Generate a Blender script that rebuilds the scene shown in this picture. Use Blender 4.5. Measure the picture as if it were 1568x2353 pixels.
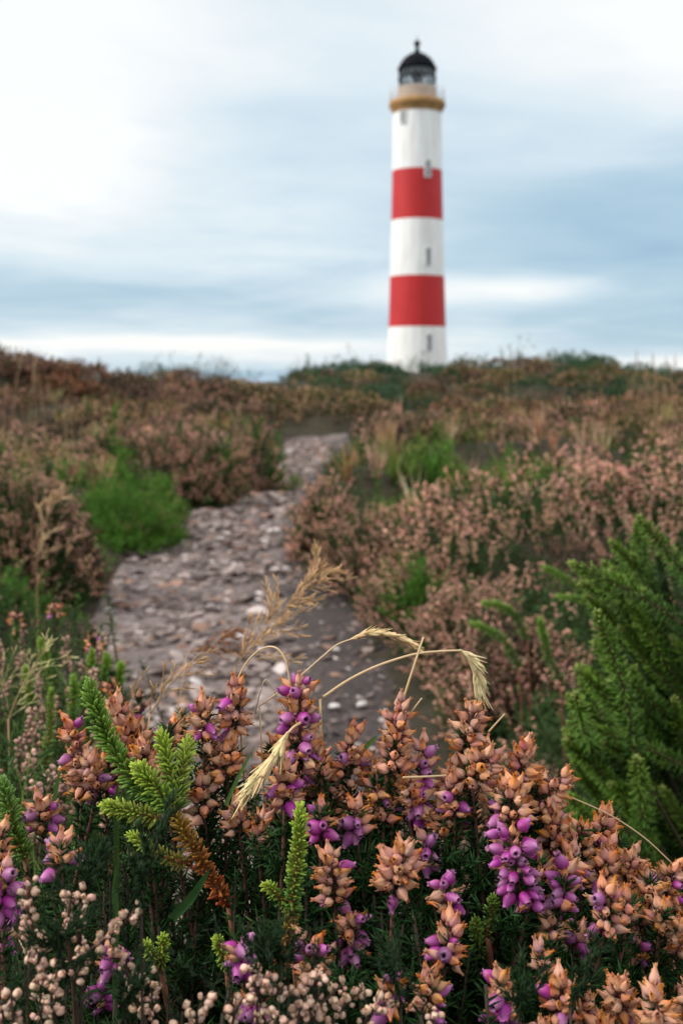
import bpy, math, random
import numpy as np
from mathutils import Matrix

for o in list(bpy.data.objects):
    bpy.data.objects.remove(o)
SC = bpy.context.scene
COL = SC.collection
RG = np.random.default_rng(11)
random.seed(11)

# ------------------------------------------------------------------ camera, sky, sun, exposure
EYE, F, CX, HY = 0.83, 2613.0, 784.0, 865.0
cam_d = bpy.data.cameras.new("camera")
cam = bpy.data.objects.new("camera", cam_d)
COL.objects.link(cam)
cam.location = (0, 0, EYE)
cam.rotation_euler = (math.radians(90), 0, 0)
cam_d.sensor_fit = 'VERTICAL'
cam_d.sensor_height = 36
cam_d.lens = 40
cam_d.shift_y = -(1176 - HY) / 2352
cam_d.clip_start = 0.02
cam_d.clip_end = 60000
cam_d.dof.use_dof = True
cam_d.dof.focus_distance = 0.45
cam_d.dof.aperture_fstop = 17.5
SC.camera = cam

SUN = np.array([-0.84, -0.12, 0.60]); SUN /= np.linalg.norm(SUN)
W = bpy.data.worlds.new("World"); SC.world = W; W.use_nodes = True
NT = W.node_tree; NT.nodes.clear()


def nd(nt, t, **kw):
    n = nt.nodes.new(t)
    for k, v in kw.items():
        setattr(n, k, v)
    return n


def mth(nt, op, a, b=None, c=None, clamp=False):
    n = nd(nt, 'ShaderNodeMath', operation=op, use_clamp=clamp)
    for i, v in enumerate((a, b, c)):
        if v is None:
            continue
        if isinstance(v, (int, float)):
            n.inputs[i].default_value = v
        else:
            nt.links.new(v, n.inputs[i])
    return n.outputs[0]


def ramp(nt, fac, stops, interp='LINEAR'):
    n = nd(nt, 'ShaderNodeValToRGB')
    n.color_ramp.interpolation = interp
    els = n.color_ramp.elements
    while len(els) < len(stops):
        els.new(0.5)
    for e, (p, c) in zip(els, stops):
        e.position = p
        e.color = (*c, 1)
    if fac is not None:
        nt.links.new(fac, n.inputs[0])
    return n.outputs[0]


tc = nd(NT, 'ShaderNodeTexCoord')
sep = nd(NT, 'ShaderNodeSeparateXYZ'); NT.links.new(tc.outputs['Generated'], sep.inputs[0])
sx, sy, sz = sep.outputs
azi = mth(NT, 'ARCTAN2', sx, sy)
ele = mth(NT, 'ARCSINE', sz)


def blob(px, py, rx, ry):
    a0, e0 = math.atan((px - CX) / F), math.atan((HY - py) / F)
    a = mth(NT, 'DIVIDE', mth(NT, 'SUBTRACT', azi, a0), rx / F)
    e = mth(NT, 'DIVIDE', mth(NT, 'SUBTRACT', ele, e0), ry / F)
    q = mth(NT, 'ADD', mth(NT, 'MULTIPLY', a, a), mth(NT, 'MULTIPLY', e, e))
    return mth(NT, 'POWER', 2.718, mth(NT, 'MULTIPLY', q, -1.0))


zz = mth(NT, 'ADD', mth(NT, 'MAXIMUM', sz, 0.0), 0.10)
cv = nd(NT, 'ShaderNodeCombineXYZ')
NT.links.new(mth(NT, 'DIVIDE', sx, zz), cv.inputs[0])
NT.links.new(mth(NT, 'DIVIDE', sy, zz), cv.inputs[1])


def noise(nt, vec, scale, detail=4, rough=0.5, dist=0.0):
    n = nd(nt, 'ShaderNodeTexNoise')
    n.inputs['Scale'].default_value = scale
    n.inputs['Detail'].default_value = detail
    n.inputs['Roughness'].default_value = rough
    n.inputs['Distortion'].default_value = dist
    if vec is not None:
        nt.links.new(vec, n.inputs['Vector'])
    return n.outputs['Fac']


n1 = noise(NT, cv.outputs[0], 0.8, 5, 0.5, 0.6)
n2 = noise(NT, cv.outputs[0], 2.6, 5, 0.55, 0.4)
warp = mth(NT, 'ADD', mth(NT, 'MULTIPLY', mth(NT, 'SUBTRACT', n1, 0.5), 0.75),
           mth(NT, 'MULTIPLY', mth(NT, 'SUBTRACT', n2, 0.5), 0.31))
s = mth(NT, 'ADD', 0.74, warp)
for amp, b in ((0.24, blob(60, 60, 400, 380)), (0.40, blob(1568, 90, 420, 190)), (-0.60, blob(1560, 560, 560, 210)),
               (-0.16, blob(850, 330, 420, 160)), (0.30, blob(40, 330, 330, 130)), (-0.40, blob(150, 690, 800, 80)),
               (0.62, blob(1130, 668, 260, 36)), (-0.20, blob(1500, 760, 330, 50)), (0.38, blob(420, 790, 520, 22)),
               (0.35, blob(1500, 835, 280, 22)), (-0.42, blob(500, 868, 600, 26))):
    s = mth(NT, 'ADD', s, mth(NT, 'MULTIPLY', b, amp))
ccol = ramp(NT, s, [(0.0, (0.30, 0.46, 0.61)), (0.35, (0.44, 0.59, 0.70)), (0.65, (0.64, 0.745, 0.815)), (1.0, (0.91, 0.92, 0.91))])
sky = nd(NT, 'ShaderNodeTexSky', sky_type='NISHITA', sun_disc=False)
sky.sun_elevation = math.asin(SUN[2]); sky.sun_rotation = math.atan2(SUN[0], SUN[1])
bg1 = nd(NT, 'ShaderNodeBackground'); bg1.inputs['Strength'].default_value = 0.10
NT.links.new(sky.outputs[0], bg1.inputs['Color'])
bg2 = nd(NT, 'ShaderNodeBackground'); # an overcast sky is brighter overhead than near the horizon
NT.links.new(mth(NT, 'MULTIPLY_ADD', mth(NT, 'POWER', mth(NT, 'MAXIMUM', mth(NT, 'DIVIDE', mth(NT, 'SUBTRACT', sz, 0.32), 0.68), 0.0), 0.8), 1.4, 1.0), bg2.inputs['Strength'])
up_ = mth(NT, 'MULTIPLY', mth(NT, 'SUBTRACT', sz, 0.30), 4.0, clamp=True)
zen = nd(NT, 'ShaderNodeMix', data_type='RGBA'); NT.links.new(up_, zen.inputs[0])
NT.links.new(ccol, zen.inputs[6]); NT.links.new(ramp(NT, warp, [(0.0, (0.80, 0.79, 0.76)), (0.3, (1.0, 0.975, 0.93))]), zen.inputs[7])
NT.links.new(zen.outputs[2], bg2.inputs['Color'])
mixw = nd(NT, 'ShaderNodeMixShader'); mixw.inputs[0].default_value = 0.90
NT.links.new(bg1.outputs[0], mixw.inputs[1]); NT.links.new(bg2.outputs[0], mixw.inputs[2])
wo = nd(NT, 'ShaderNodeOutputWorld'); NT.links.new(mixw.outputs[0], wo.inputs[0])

sun_d = bpy.data.lights.new("sun", 'SUN'); sun_d.energy = 2.5; sun_d.angle = math.radians(10); sun_d.color = (1, 0.95, 0.88)
sun = bpy.data.objects.new("sun", sun_d); COL.objects.link(sun)
z = SUN; x = np.cross([0, 0, 1], z); x /= np.linalg.norm(x); y = np.cross(z, x)
sun.matrix_world = Matrix(((x[0], y[0], z[0], 0), (x[1], y[1], z[1], 0), (x[2], y[2], z[2], 20), (0, 0, 0, 1)))

SC.view_settings.view_transform = 'Standard'
SC.view_settings.look = 'None'
SC.view_settings.exposure = 0.22
SC.view_settings.gamma = 1.0
SC.render.engine = 'CYCLES'
SC.cycles.max_bounces = 6
SC.cycles.diffuse_bounces = 1
SC.cycles.transparent_max_bounces = 8
SC.cycles.caustics_reflective = False
SC.cycles.caustics_refractive = False


# ------------------------------------------------------------------ helpers
def P(px, py, Y):
    """a point seen at photo pixel (px, py) at Y metres ahead of the lens"""
    return np.array([(px - CX) / F * Y, Y, EYE - (py - HY) / F * Y])


def sst(a, b, v):
    t = np.clip((np.asarray(v, float) - a) / (b - a), 0, 1)
    return t * t * (3 - 2 * t)


def vn(x, y, s, seed=0):
    x = np.asarray(x, float) / s + seed * 17.13; y = np.asarray(y, float) / s + seed * 7.71
    xi, yi = np.floor(x), np.floor(y)
    fx, fy = x - xi, y - yi
    fx, fy = fx * fx * (3 - 2 * fx), fy * fy * (3 - 2 * fy)

    def h(i, j):
        v = np.sin(i * 127.1 + j * 311.7) * 43758.5453
        return v - np.floor(v)
    return (h(xi, yi) * (1 - fx) + h(xi + 1, yi) * fx) * (1 - fy) + (h(xi, yi + 1) * (1 - fx) + h(xi + 1, yi + 1) * fx) * fy


class Geo:
    """collects verts, faces, colours and material slots for ONE mesh"""
    def __init__(self):
        self.V, self.C, self.T, self.Q, self.MT, self.MQ, self.n = [], [], [], [], [], [], 0

    def add(self, V, T=None, Q=None, C=(0.5, 0.5, 0.5), m=0):
        V = np.asarray(V, float).reshape(-1, 3)
        C = np.asarray(C, float)
        if C.ndim == 1:
            C = np.tile(C, (len(V), 1))
        self.V.append(V); self.C.append(C)
        if T is not None and len(T):
            T = np.asarray(T, np.int64).reshape(-1, 3); self.T.append(T + self.n); self.MT.append(np.full(len(T), m))
        if Q is not None and len(Q):
            Q = np.asarray(Q, np.int64).reshape(-1, 4); self.Q.append(Q + self.n); self.MQ.append(np.full(len(Q), m))
        self.n += len(V)
        return self

    def flat(self):
        V = np.concatenate(self.V) if self.V else np.zeros((0, 3))
        C = np.concatenate(self.C) if self.C else np.zeros((0, 3))
        T = np.concatenate(self.T) if self.T else np.zeros((0, 3), np.int64)
        Q = np.concatenate(self.Q) if self.Q else np.zeros((0, 4), np.int64)
        MT = np.concatenate(self.MT) if self.MT else np.zeros(0, np.int64)
        MQ = np.concatenate(self.MQ) if self.MQ else np.zeros(0, np.int64)
        return V, C, T, Q, MT, MQ

    def scatter(self, proto, Ms, Ts, tint=None):
        """copies of a flat() proto at matrices Ms (n,3,3), places Ts (n,3), colour factors tint (n,3)"""
        V, C, T, Q, MT, MQ = proto
        n, k = len(Ms), len(V)
        if n == 0 or k == 0:
            return self
        VV = np.einsum('nij,kj->nki', Ms, V) + Ts[:, None, :]
        CC = np.tile(C[None], (n, 1, 1))
        if tint is not None:
            CC = CC * tint[:, None, :]
        off = (np.arange(n) * k)[:, None, None]
        self.V.append(VV.reshape(-1, 3)); self.C.append(CC.reshape(-1, 3))
        if len(T):
            self.T.append((T[None] + off).reshape(-1, 3) + self.n); self.MT.append(np.tile(MT, n))
        if len(Q):
            self.Q.append((Q[None] + off).reshape(-1, 4) + self.n); self.MQ.append(np.tile(MQ, n))
        self.n += n * k
        return self

    def mesh(self, name, mats, smooth=True, shift=None):
        V, C, T, Q, MT, MQ = self.flat()
        if shift is not None:
            V = V - shift
        me = bpy.data.meshes.new(name)
        nt, nq = len(T), len(Q)
        me.vertices.add(len(V)); me.vertices.foreach_set('co', V.astype(np.float32).ravel())
        me.loops.add(nt * 3 + nq * 4)
        me.loops.foreach_set('vertex_index', np.concatenate([T.ravel(), Q.ravel()]).astype(np.int32))
        me.polygons.add(nt + nq)
        ls = np.concatenate([np.arange(nt) * 3, nt * 3 + np.arange(nq) * 4])
        me.polygons.foreach_set('loop_start', ls.astype(np.int32))
        me.polygons.foreach_set('material_index', np.concatenate([MT, MQ]).astype(np.int32))
        me.polygons.foreach_set('use_smooth', np.full(nt + nq, bool(smooth)))
        at = me.attributes.new('col', 'FLOAT_COLOR', 'POINT')
        at.data.foreach_set('color', np.concatenate([np.clip(C, 0, 1), np.ones((len(C), 1))], 1).astype(np.float32).ravel())
        me.update(calc_edges=True)
        for m in (mats if isinstance(mats, (list, tuple)) else [mats]):
            me.materials.append(m)
        return me

    def obj(self, name, mats, parent=None, smooth=True):
        sh = None
        if parent is not None:
            sh = np.array(parent.get('_at', (0, 0, 0)))
        o = bpy.data.objects.new(name, self.mesh(name, mats, smooth, sh))
        COL.objects.link(o)
        o.parent = parent
        return o


def tag(o, label=None, cat=None, group=None, kind=None):
    for k, v in (('label', label), ('category', cat), ('group', group), ('kind', kind)):
        if v:
            o[k] = v
    return o


def thing(name, at, label, cat, group=None):
    o = bpy.data.objects.new(name, None); COL.objects.link(o)
    o.location = tuple(at); o['_at'] = [float(v) for v in at]
    o.empty_display_size = 0.02
    return tag(o, label, cat, group, 'thing')


def frames(D, roll=None):
    """matrices (n,3,3) whose third column is D"""
    D = np.asarray(D, float).reshape(-1, 3)
    D = D / np.maximum(np.linalg.norm(D, axis=1, keepdims=True), 1e-9)
    up = np.where(np.abs(D[:, 2:3]) > 0.95, np.array([[1.0, 0, 0]]), np.array([[0, 0, 1.0]]))
    X = np.cross(up, D); X /= np.linalg.norm(X, axis=1, keepdims=True)
    Yv = np.cross(D, X)
    if roll is None:
        roll = RG.uniform(0, 2 * math.pi, len(D))
    c, s_ = np.cos(roll)[:, None], np.sin(roll)[:, None]
    return np.stack([X * c + Yv * s_, -X * s_ + Yv * c, D], axis=2)


def curve(pts, n):
    """a smooth line through points (k,3), sampled at n"""
    p = np.asarray(pts, float)
    if len(p) == 2:
        t = np.linspace(0, 1, n)[:, None]
        return p[0] * (1 - t) + p[1] * t
    q = np.vstack([2 * p[0] - p[1], p, 2 * p[-1] - p[-2]])
    out = []
    for u in np.linspace(0, len(p) - 1 - 1e-6, n):
        i = int(u); t = u - i
        a, b, c, d = q[i], q[i + 1], q[i + 2], q[i + 3]
        out.append(0.5 * (2 * b + (c - a) * t + (2 * a - 5 * b + 4 * c - d) * t * t + (3 * b - a - 3 * c + d) * t ** 3))
    return np.array(out)


def tangents(c):
    t = np.gradient(c, axis=0)
    return t / np.maximum(np.linalg.norm(t, axis=1, keepdims=True), 1e-9)


def tube(g, c, r, sides=6, C=(0.3, 0.2, 0.1), C2=None, m=0):
    c = np.asarray(c, float); n = len(c)
    r = np.broadcast_to(np.asarray(r, float), (n,)) if np.ndim(r) == 0 else np.interp(np.linspace(0, 1, n), np.linspace(0, 1, len(r)), r)
    M = frames(tangents(c), np.zeros(n))
    a = np.arange(sides) / sides * 2 * math.pi
    ring = np.stack([np.cos(a), np.sin(a), 0 * a], 1)
    V = np.einsum('nij,kj->nki', M, ring) * r[:, None, None] + c[:, None, :]
    i, j = np.meshgrid(np.arange(n - 1), np.arange(sides), indexing='ij')
    k = (j + 1) % sides
    Q = np.stack([i * sides + j, i * sides + k, (i + 1) * sides + k, (i + 1) * sides + j], -1).reshape(-1, 4)
    Ca = np.asarray(C, float)
    if C2 is not None:
        t = np.repeat(np.linspace(0, 1, n), sides)[:, None]
        Ca = Ca * (1 - t) + np.asarray(C2, float) * t
    V = V.reshape(-1, 3)
    e = len(V)
    T = [(0 * sides + (q + 1) % sides, 0 * sides + q, e) for q in range(sides)] + [((n - 1) * sides + q, (n - 1) * sides + (q + 1) % sides, e + 1) for q in range(sides)]
    V = np.vstack([V, c[0], c[-1]])
    if Ca.ndim == 2:
        Ca = np.vstack([Ca, Ca[0], Ca[-1]])
    g.add(V, T=T, Q=Q, C=Ca, m=m)
    return g


def lathe(g, prof, seg=48, C=(0.5, 0.5, 0.5), m=0, a0=0.0, cx=0.0, cy=0.0):
    prof = np.asarray(prof, float); n = len(prof)
    a = a0 + np.arange(seg) / seg * 2 * math.pi
    V = np.stack([cx + prof[:, :1] * np.cos(a), cy + prof[:, :1] * np.sin(a), np.repeat(prof[:, 1:2], seg, 1)], -1).reshape(-1, 3)
    i, j = np.meshgrid(np.arange(n - 1), np.arange(seg), indexing='ij'); k = (j + 1) % seg
    Q = np.stack([i * seg + j, i * seg + k, (i + 1) * seg + k, (i + 1) * seg + j], -1).reshape(-1, 4)
    g.add(V, Q=Q, C=C, m=m)
    return g


def box(g, c, ax, size, C=(0.5, 0.5, 0.5), m=0):
    """box at c, half sizes along the rows of ax"""
    ax = np.asarray(ax, float); s_ = np.asarray(size, float) / 2
    V = [c + sum(sg * s_[i] * ax[i] for i, sg in enumerate(sgn)) for sgn in
         [(-1, -1, -1), (1, -1, -1), (1, 1, -1), (-1, 1, -1), (-1, -1, 1), (1, -1, 1), (1, 1, 1), (-1, 1, 1)]]
    g.add(V, Q=[(3, 2, 1, 0), (4, 5, 6, 7), (0, 1, 5, 4), (1, 2, 6, 5), (2, 3, 7, 6), (3, 0, 4, 7)], C=C, m=m)


# ------------------------------------------------------------------ materials
def plant_mat(name, rough=0.6, transl=0.2, var=0.25, hue=0.02, nscale=300.0, spec=0.3, objvar=0.0, sheen=0.0):
    """colour from the mesh's own colour layer, mottled by noise"""
    m = bpy.data.materials.new(name); m.use_nodes = True
    nt = m.node_tree; nt.nodes.clear()
    at = nd(nt, 'ShaderNodeAttribute', attribute_name='col')
    t = nd(nt, 'ShaderNodeTexCoord')
    nz = noise(nt, t.outputs['Object'], nscale, 3, 0.6)
    hsv = nd(nt, 'ShaderNodeHueSaturation')
    nt.links.new(at.outputs['Color'], hsv.inputs['Color'])
    v = mth(nt, 'MULTIPLY_ADD', nz, 2 * var, 1 - var)
    if objvar:
        oi = nd(nt, 'ShaderNodeObjectInfo')
        v = mth(nt, 'MULTIPLY', v, mth(nt, 'MULTIPLY_ADD', oi.outputs['Random'], 2 * objvar, 1 - objvar))
        r2 = mth(nt, 'FRACT', mth(nt, 'MULTIPLY', oi.outputs['Random'], 37.0))
        nt.links.new(mth(nt, 'MULTIPLY_ADD', r2, 2 * hue, 0.5 - hue), hsv.inputs['Hue'])
        r3 = mth(nt, 'FRACT', mth(nt, 'MULTIPLY', oi.outputs['Random'], 113.0))
        nt.links.new(mth(nt, 'MULTIPLY_ADD', r3, 0.35, 0.80), hsv.inputs['Saturation'])
    nt.links.new(v, hsv.inputs['Value'])
    p = nd(nt, 'ShaderNodeBsdfPrincipled')
    nt.links.new(hsv.outputs[0], p.inputs['Base Color'])
    p.inputs['Roughness'].default_value = rough
    p.inputs['Specular IOR Level'].default_value = spec
    if sheen:
        p.inputs['Sheen Weight'].default_value = sheen
    out = nd(nt, 'ShaderNodeOutputMaterial')
    if transl:
        tr = nd(nt, 'ShaderNodeBsdfTranslucent'); nt.links.new(hsv.outputs[0], tr.inputs['Color'])
        mx = nd(nt, 'ShaderNodeMixShader'); mx.inputs[0].default_value = transl
        nt.links.new(p.outputs[0], mx.inputs[1]); nt.links.new(tr.outputs[0], mx.inputs[2])
        nt.links.new(mx.outputs[0], out.inputs[0])
    else:
        nt.links.new(p.outputs[0], out.inputs[0])
    return m


def solid_mat(name, col, rough=0.6, var=0.12, nscale=2.0, spec=0.3, metal=0.0, bump=0.0, dirt=None):
    m = bpy.data.materials.new(name); m.use_nodes = True
    nt = m.node_tree; p = nt.nodes['Principled BSDF']
    t = nd(nt, 'ShaderNodeTexCoord')
    nz = noise(nt, t.outputs['Object'], nscale, 6, 0.6)
    a = tuple(c * (1 - var) for c in col); b = tuple(min(1, c * (1 + var)) for c in col)
    nt.links.new(ramp(nt, nz, [(0.3, dirt or a), (0.7, b)]), p.inputs['Base Color'])
    p.inputs['Roughness'].default_value = rough; p.inputs['Specular IOR Level'].default_value = spec
    p.inputs['Metallic'].default_value = metal
    if bump:
        bp = nd(nt, 'ShaderNodeBump'); bp.inputs['Strength'].default_value = bump
        nt.links.new(nz, bp.inputs['Height']); nt.links.new(bp.outputs[0], p.inputs['Normal'])
    return m


M_LEAF = plant_mat('heather_leaf', 0.6, 0.12, 0.35, spec=0.06)
M_SHOOT = plant_mat('fleshy_needle', 0.42, 0.20, 0.22, spec=0.3, nscale=500)
M_STEM = plant_mat('woody_stem', 0.8, 0.0, 0.35, nscale=600)
M_DRY = plant_mat('papery_petal', 0.68, 0.30, 0.16, hue=0.010, nscale=330, spec=0.25, objvar=0.17)
M_FRESH = plant_mat('purple_petal', 0.5, 0.25, 0.16, hue=0.012, nscale=250, spec=0.4, objvar=0.22)
M_LING = plant_mat('ling_bud', 0.6, 0.2, 0.25, nscale=600)
M_STRAW = plant_mat('straw', 0.6, 0.25, 0.2, nscale=300)
M_HEATH = plant_mat('heath_plant', 0.75, 0.06, 0.3, nscale=25, spec=0.2)
M_STONE = plant_mat('path_stone', 0.8, 0.0, 0.25, nscale=60, spec=0.25)

# ------------------------------------------------------------------ ground
PY = [0.6, 1.5, 2.63, 3.42, 4.47, 5.63, 6.9, 9.2, 11.7, 15, 18, 22, 30]
PL = [-0.9, -0.85, -0.78, -0.76, -0.92, -0.96, -0.90, -0.58, -0.62, -0.70, 0.9, 3.6, 9.0]
PR = [0.15, 0.20, 0.18, 0.12, -0.05, -0.26, -0.25, -0.16, 0.32, 0.55, 1.9, 4.6, 10.0]
SKX = [-0.6, -0.30, -0.277, -0.258, -0.235, -0.2, -0.185, -0.139, -0.109, -0.08, -0.0685, -0.055, -0.032, 0.0, 0.04, 0.117, 0.14, 0.18, 0.217, 0.232, 0.255, 0.30, 0.6]
SKP = [840, 845, 850, 855, 862, 872, 872, 868, 870, 880, 888, 874, 857, 844, 843, 843, 836, 832, 832, 846, 858, 858, 850]


def path_d(x, y):
    l = np.interp(y, PY, PL); r = np.interp(y, PY, PR)
    w = 0.10 * (vn(x, y, 0.45, 3) - 0.5)
    d = np.maximum(l - x, x - r) + w
    return np.where(np.asarray(y) > 17.0, np.maximum(d, np.asarray(y) - 17.0), d)     # the path is lost in the heath there


def ground_z(x, y):
    x = np.asarray(x, float); y = np.asarray(y, float)
    d = path_d(x, y)
    d = np.where(y < 31, d, 1.0)
    bank = sst(-0.02, 0.40, d)
    near = 1 - sst(60, 120, np.hypot(x, y))
    hum = np.maximum(0, vn(x, y, 0.75, 1) - 0.35) * 0.42 + (vn(x, y, 2.6, 2) - 0.4) * 0.22
    zz_ = bank * (np.where(x > 0, 0.07, 0.05) + hum * near * sst(1.2, 2.2, y)) + 0.02 * (vn(x, y, 0.3, 5) - 0.5)
    u = x / np.maximum(y, 4.0)
    rid = (EYE + (HY - np.interp(u, SKX, SKP)) / F * 32) - 0.27
    zz_ = zz_ + (rid - 0.10) * sst(9, 31, y) * sst(0.2, 4.0, d) * (1 - sst(40, 75, y))
    zz_ = zz_ + 0.62 * np.exp(-(((x + 4.9) / 1.9) ** 2 + ((y - 15.5) / 2.8) ** 2))          # brown mound
    zz_ = zz_ + 0.10 * np.exp(-(((x - 2.2) / 2.0) ** 2 + ((y - 7.0) / 2.5) ** 2))
    mound = 0.45 * (1 - sst(0.56, 0.95, y + 0.08 * x)) * (1 - 0.22 * sst(0.05, 0.35, x))
    zz_ = zz_ + mound
    zz_ = zz_ - 24 * sst(170, 420, np.hypot(x, y))
    return zz_


def grade(lo, hi, fine, step, far):
    v = [0.0]
    while v[-1] < hi:
        a = v[-1]
        v.append(a + (step if a < fine else step + (a - fine) * far))
    w = [0.0]
    while w[-1] > lo:
        a = -w[-1]
        w.append(w[-1] - (step if a < fine else step + (a - fine) * far))
    return np.array(sorted(set(w + v)))


gx = grade(-480, 480, 3.0, 0.06, 0.06); gy = grade(-60, 480, 10.0, 0.06, 0.035)
X, Yg = np.meshgrid(gx, gy, indexing='ij')
Z = ground_z(X, Yg) - 0.03 * (path_d(X, Yg) < -0.06) * (Yg > 0.9) * (Yg < 31)
ni, nj = X.shape
i, j = np.meshgrid(np.arange(ni - 1), np.arange(nj - 1), indexing='ij')
Qg = np.stack([i * nj + j, (i + 1) * nj + j, (i + 1) * nj + j + 1, i * nj + j + 1], -1).reshape(-1, 4)
g = Geo().add(np.stack([X, Yg, Z], -1).reshape(-1, 3), Q=Qg)
m = bpy.data.materials.new('peat_soil'); m.use_nodes = True
nt = m.node_tree; p = nt.nodes['Principled BSDF']
t = nd(nt, 'ShaderNodeTexCoord')
na = noise(nt, t.outputs['Object'], 18, 8, 0.65)
nb = noise(nt, t.outputs['Object'], 1.3, 4, 0.5)
mixc = nd(nt, 'ShaderNodeMix', data_type='RGBA'); nt.links.new(nb, mixc.inputs[0])
nt.links.new(ramp(nt, na, [(0.3, (0.016, 0.012, 0.010)), (0.6, (0.040, 0.030, 0.026)), (0.8, (0.07, 0.054, 0.048))]), mixc.inputs[6])
nt.links.new(ramp(nt, na, [(0.3, (0.020, 0.022, 0.010)), (0.7, (0.065, 0.055, 0.028))]), mixc.inputs[7])
nt.links.new(mixc.outputs[2], p.inputs['Base Color']); p.inputs['Roughness'].default_value = 0.95; p.inputs['Specular IOR Level'].default_value = 0.15
bp = nd(nt, 'ShaderNodeBump'); bp.inputs['Strength'].default_value = 0.8; bp.inputs['Distance'].default_value = 0.02
nt.links.new(na, bp.inputs['Height']); nt.links.new(bp.outputs[0], p.inputs['Normal'])
tag(g.obj('ground', m), kind='structure')

# path sheet: its right side is bare dark soil
SOY, SOF = [1, 2.6, 3.4, 4.5, 6, 7.5, 9, 12, 16], [.66, .66, .68, .80, .92, .90, .74, .50, .40]
ys = np.concatenate([np.arange(0.95, 8, 0.03), np.arange(8, 17.2, 0.08)])
ts = np.linspace(-0.04, 1.04, 40)
L_, R_ = np.interp(ys, PY, PL), np.interp(ys, PY, PR)
PXg = L_[:, None] + (R_ - L_)[:, None] * ts[None]; PYg = np.repeat(ys[:, None], len(ts), 1)
PZ = ground_z(PXg, PYg) + 0.010 * (vn(PXg, PYg, 0.06, 9) - 0.5) + 0.02 * (vn(PXg, PYg, 0.25, 8) - 0.5) + 0.004
PZ[:, 0] -= 0.05; PZ[:, -1] -= 0.05
ni, nj = PZ.shape
i, j = np.meshgrid(np.arange(ni - 1), np.arange(nj - 1), indexing='ij')
soilm = sst(-.06, .08, ts[None] + .16 * (vn(PXg, PYg, .35, 71) - .5) - np.interp(ys, SOY, SOF)[:, None])
g = Geo().add(np.stack([PXg, PYg, PZ], -1).reshape(-1, 3), C=np.repeat(soilm.reshape(-1, 1), 3, 1), Q=np.stack([i * nj + j, i * nj + j + 1, (i + 1) * nj + j + 1, (i + 1) * nj + j], -1).reshape(-1, 4))
m = bpy.data.materials.new('path_grit'); m.use_nodes = True
nt = m.node_tree; p = nt.nodes['Principled BSDF']; t = nd(nt, 'ShaderNodeTexCoord')
vo = nd(nt, 'ShaderNodeTexVoronoi'); vo.inputs['Scale'].default_value = 55; nt.links.new(t.outputs['Object'], vo.inputs['Vector'])
na = noise(nt, t.outputs['Object'], 9, 7, 0.65)
sepc = nd(nt, 'ShaderNodeSeparateColor'); nt.links.new(vo.outputs['Color'], sepc.inputs[0])
c1 = ramp(nt, sepc.outputs[0], [(0.0, (0.05, 0.038, 0.036)), (0.6, (0.13, 0.10, 0.098)), (1.0, (0.26, 0.22, 0.21))])
c2 = ramp(nt, na, [(0.35, (0.06, 0.043, 0.04)), (0.7, (0.14, 0.105, 0.10))])
mixc = nd(nt, 'ShaderNodeMix', data_type='RGBA'); mixc.inputs[0].default_value = 0.5
nt.links.new(c1, mixc.inputs[6]); nt.links.new(c2, mixc.inputs[7])
soil = nd(nt, 'ShaderNodeMix', data_type='RGBA'); at = nd(nt, 'ShaderNodeAttribute', attribute_name='col')
nt.links.new(at.outputs['Fac'], soil.inputs[0]); nt.links.new(mixc.outputs[2], soil.inputs[6])
nt.links.new(ramp(nt, na, [(0.3, (0.019, 0.013, 0.012)), (0.7, (0.050, 0.035, 0.033))]), soil.inputs[7])
nt.links.new(soil.outputs[2], p.inputs['Base Color'])
p.inputs['Roughness'].default_value = 0.9
bp = nd(nt, 'ShaderNodeBump'); bp.inputs['Strength'].default_value = 0.7; bp.inputs['Distance'].default_value = 0.01
nt.links.new(vo.outputs['Distance'], bp.inputs['Height']); nt.links.new(bp.outputs[0], p.inputs['Normal'])
tag(g.obj('path', m), kind='structure')

# sea
g = Geo(); lathe(g, [(0.1, -20), (2000, -20), (40000, -20)], 96)
m = solid_mat('sea_water', (0.16, 0.27, 0.38), 0.35, 0.15, 0.004, 0.5)
tag(g.obj('sea', m), kind='structure')

# ------------------------------------------------------------------ lighthouse
LY = 138.0
LX = (957.5 - CX) / F * LY
def lz(py): return EYE + (HY - py) / F * LY
def lr(px): return px / F * LY
LB = float(ground_z(LX, LY)) - 0.2
lh = thing('lighthouse', (LX, LY, LB), 'tall white lighthouse tower with two red bands and a black domed lantern', 'lighthouse')
lh['_at'] = [0.0, 0.0, LB]     # its parts are built round its own axis
band = [lz(v) for v in (752, 636, 508, 394)]
m = bpy.data.materials.new('banded_paint'); m.use_nodes = True
nt = m.node_tree; p = nt.nodes['Principled BSDF']; t = nd(nt, 'ShaderNodeTexCoord'); sp = nd(nt, 'ShaderNodeSeparateXYZ')
nt.links.new(t.outputs['Object'], sp.inputs[0])
zo = sp.outputs[2]
red = None
for a, b in ((band[0], band[1]), (band[2], band[3])):
    q = mth(nt, 'MULTIPLY', mth(nt, 'GREATER_THAN', zo, a - LB), mth(nt, 'LESS_THAN', zo, b - LB))
    red = q if red is None else mth(nt, 'ADD', red, q)
mp = nd(nt, 'ShaderNodeMapping'); mp.inputs['Scale'].default_value = (1.2, 1.2, 0.15); nt.links.new(t.outputs['Object'], mp.inputs[0])
na = noise(nt, mp.outputs[0], 1.6, 6, 0.6)
nb = noise(nt, t.outputs['Object'], 0.5, 4, 0.5)
wcol = ramp(nt, na, [(0.25, (0.66, 0.65, 0.63)), (0.6, (0.84, 0.84, 0.83))])
rcol = ramp(nt, mth(nt, 'MULTIPLY_ADD', na, 0.6, mth(nt, 'MULTIPLY', nb, 0.4)), [(0.3, (0.42, 0.018, 0.020)), (0.7, (0.53, 0.026, 0.027))])
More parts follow.
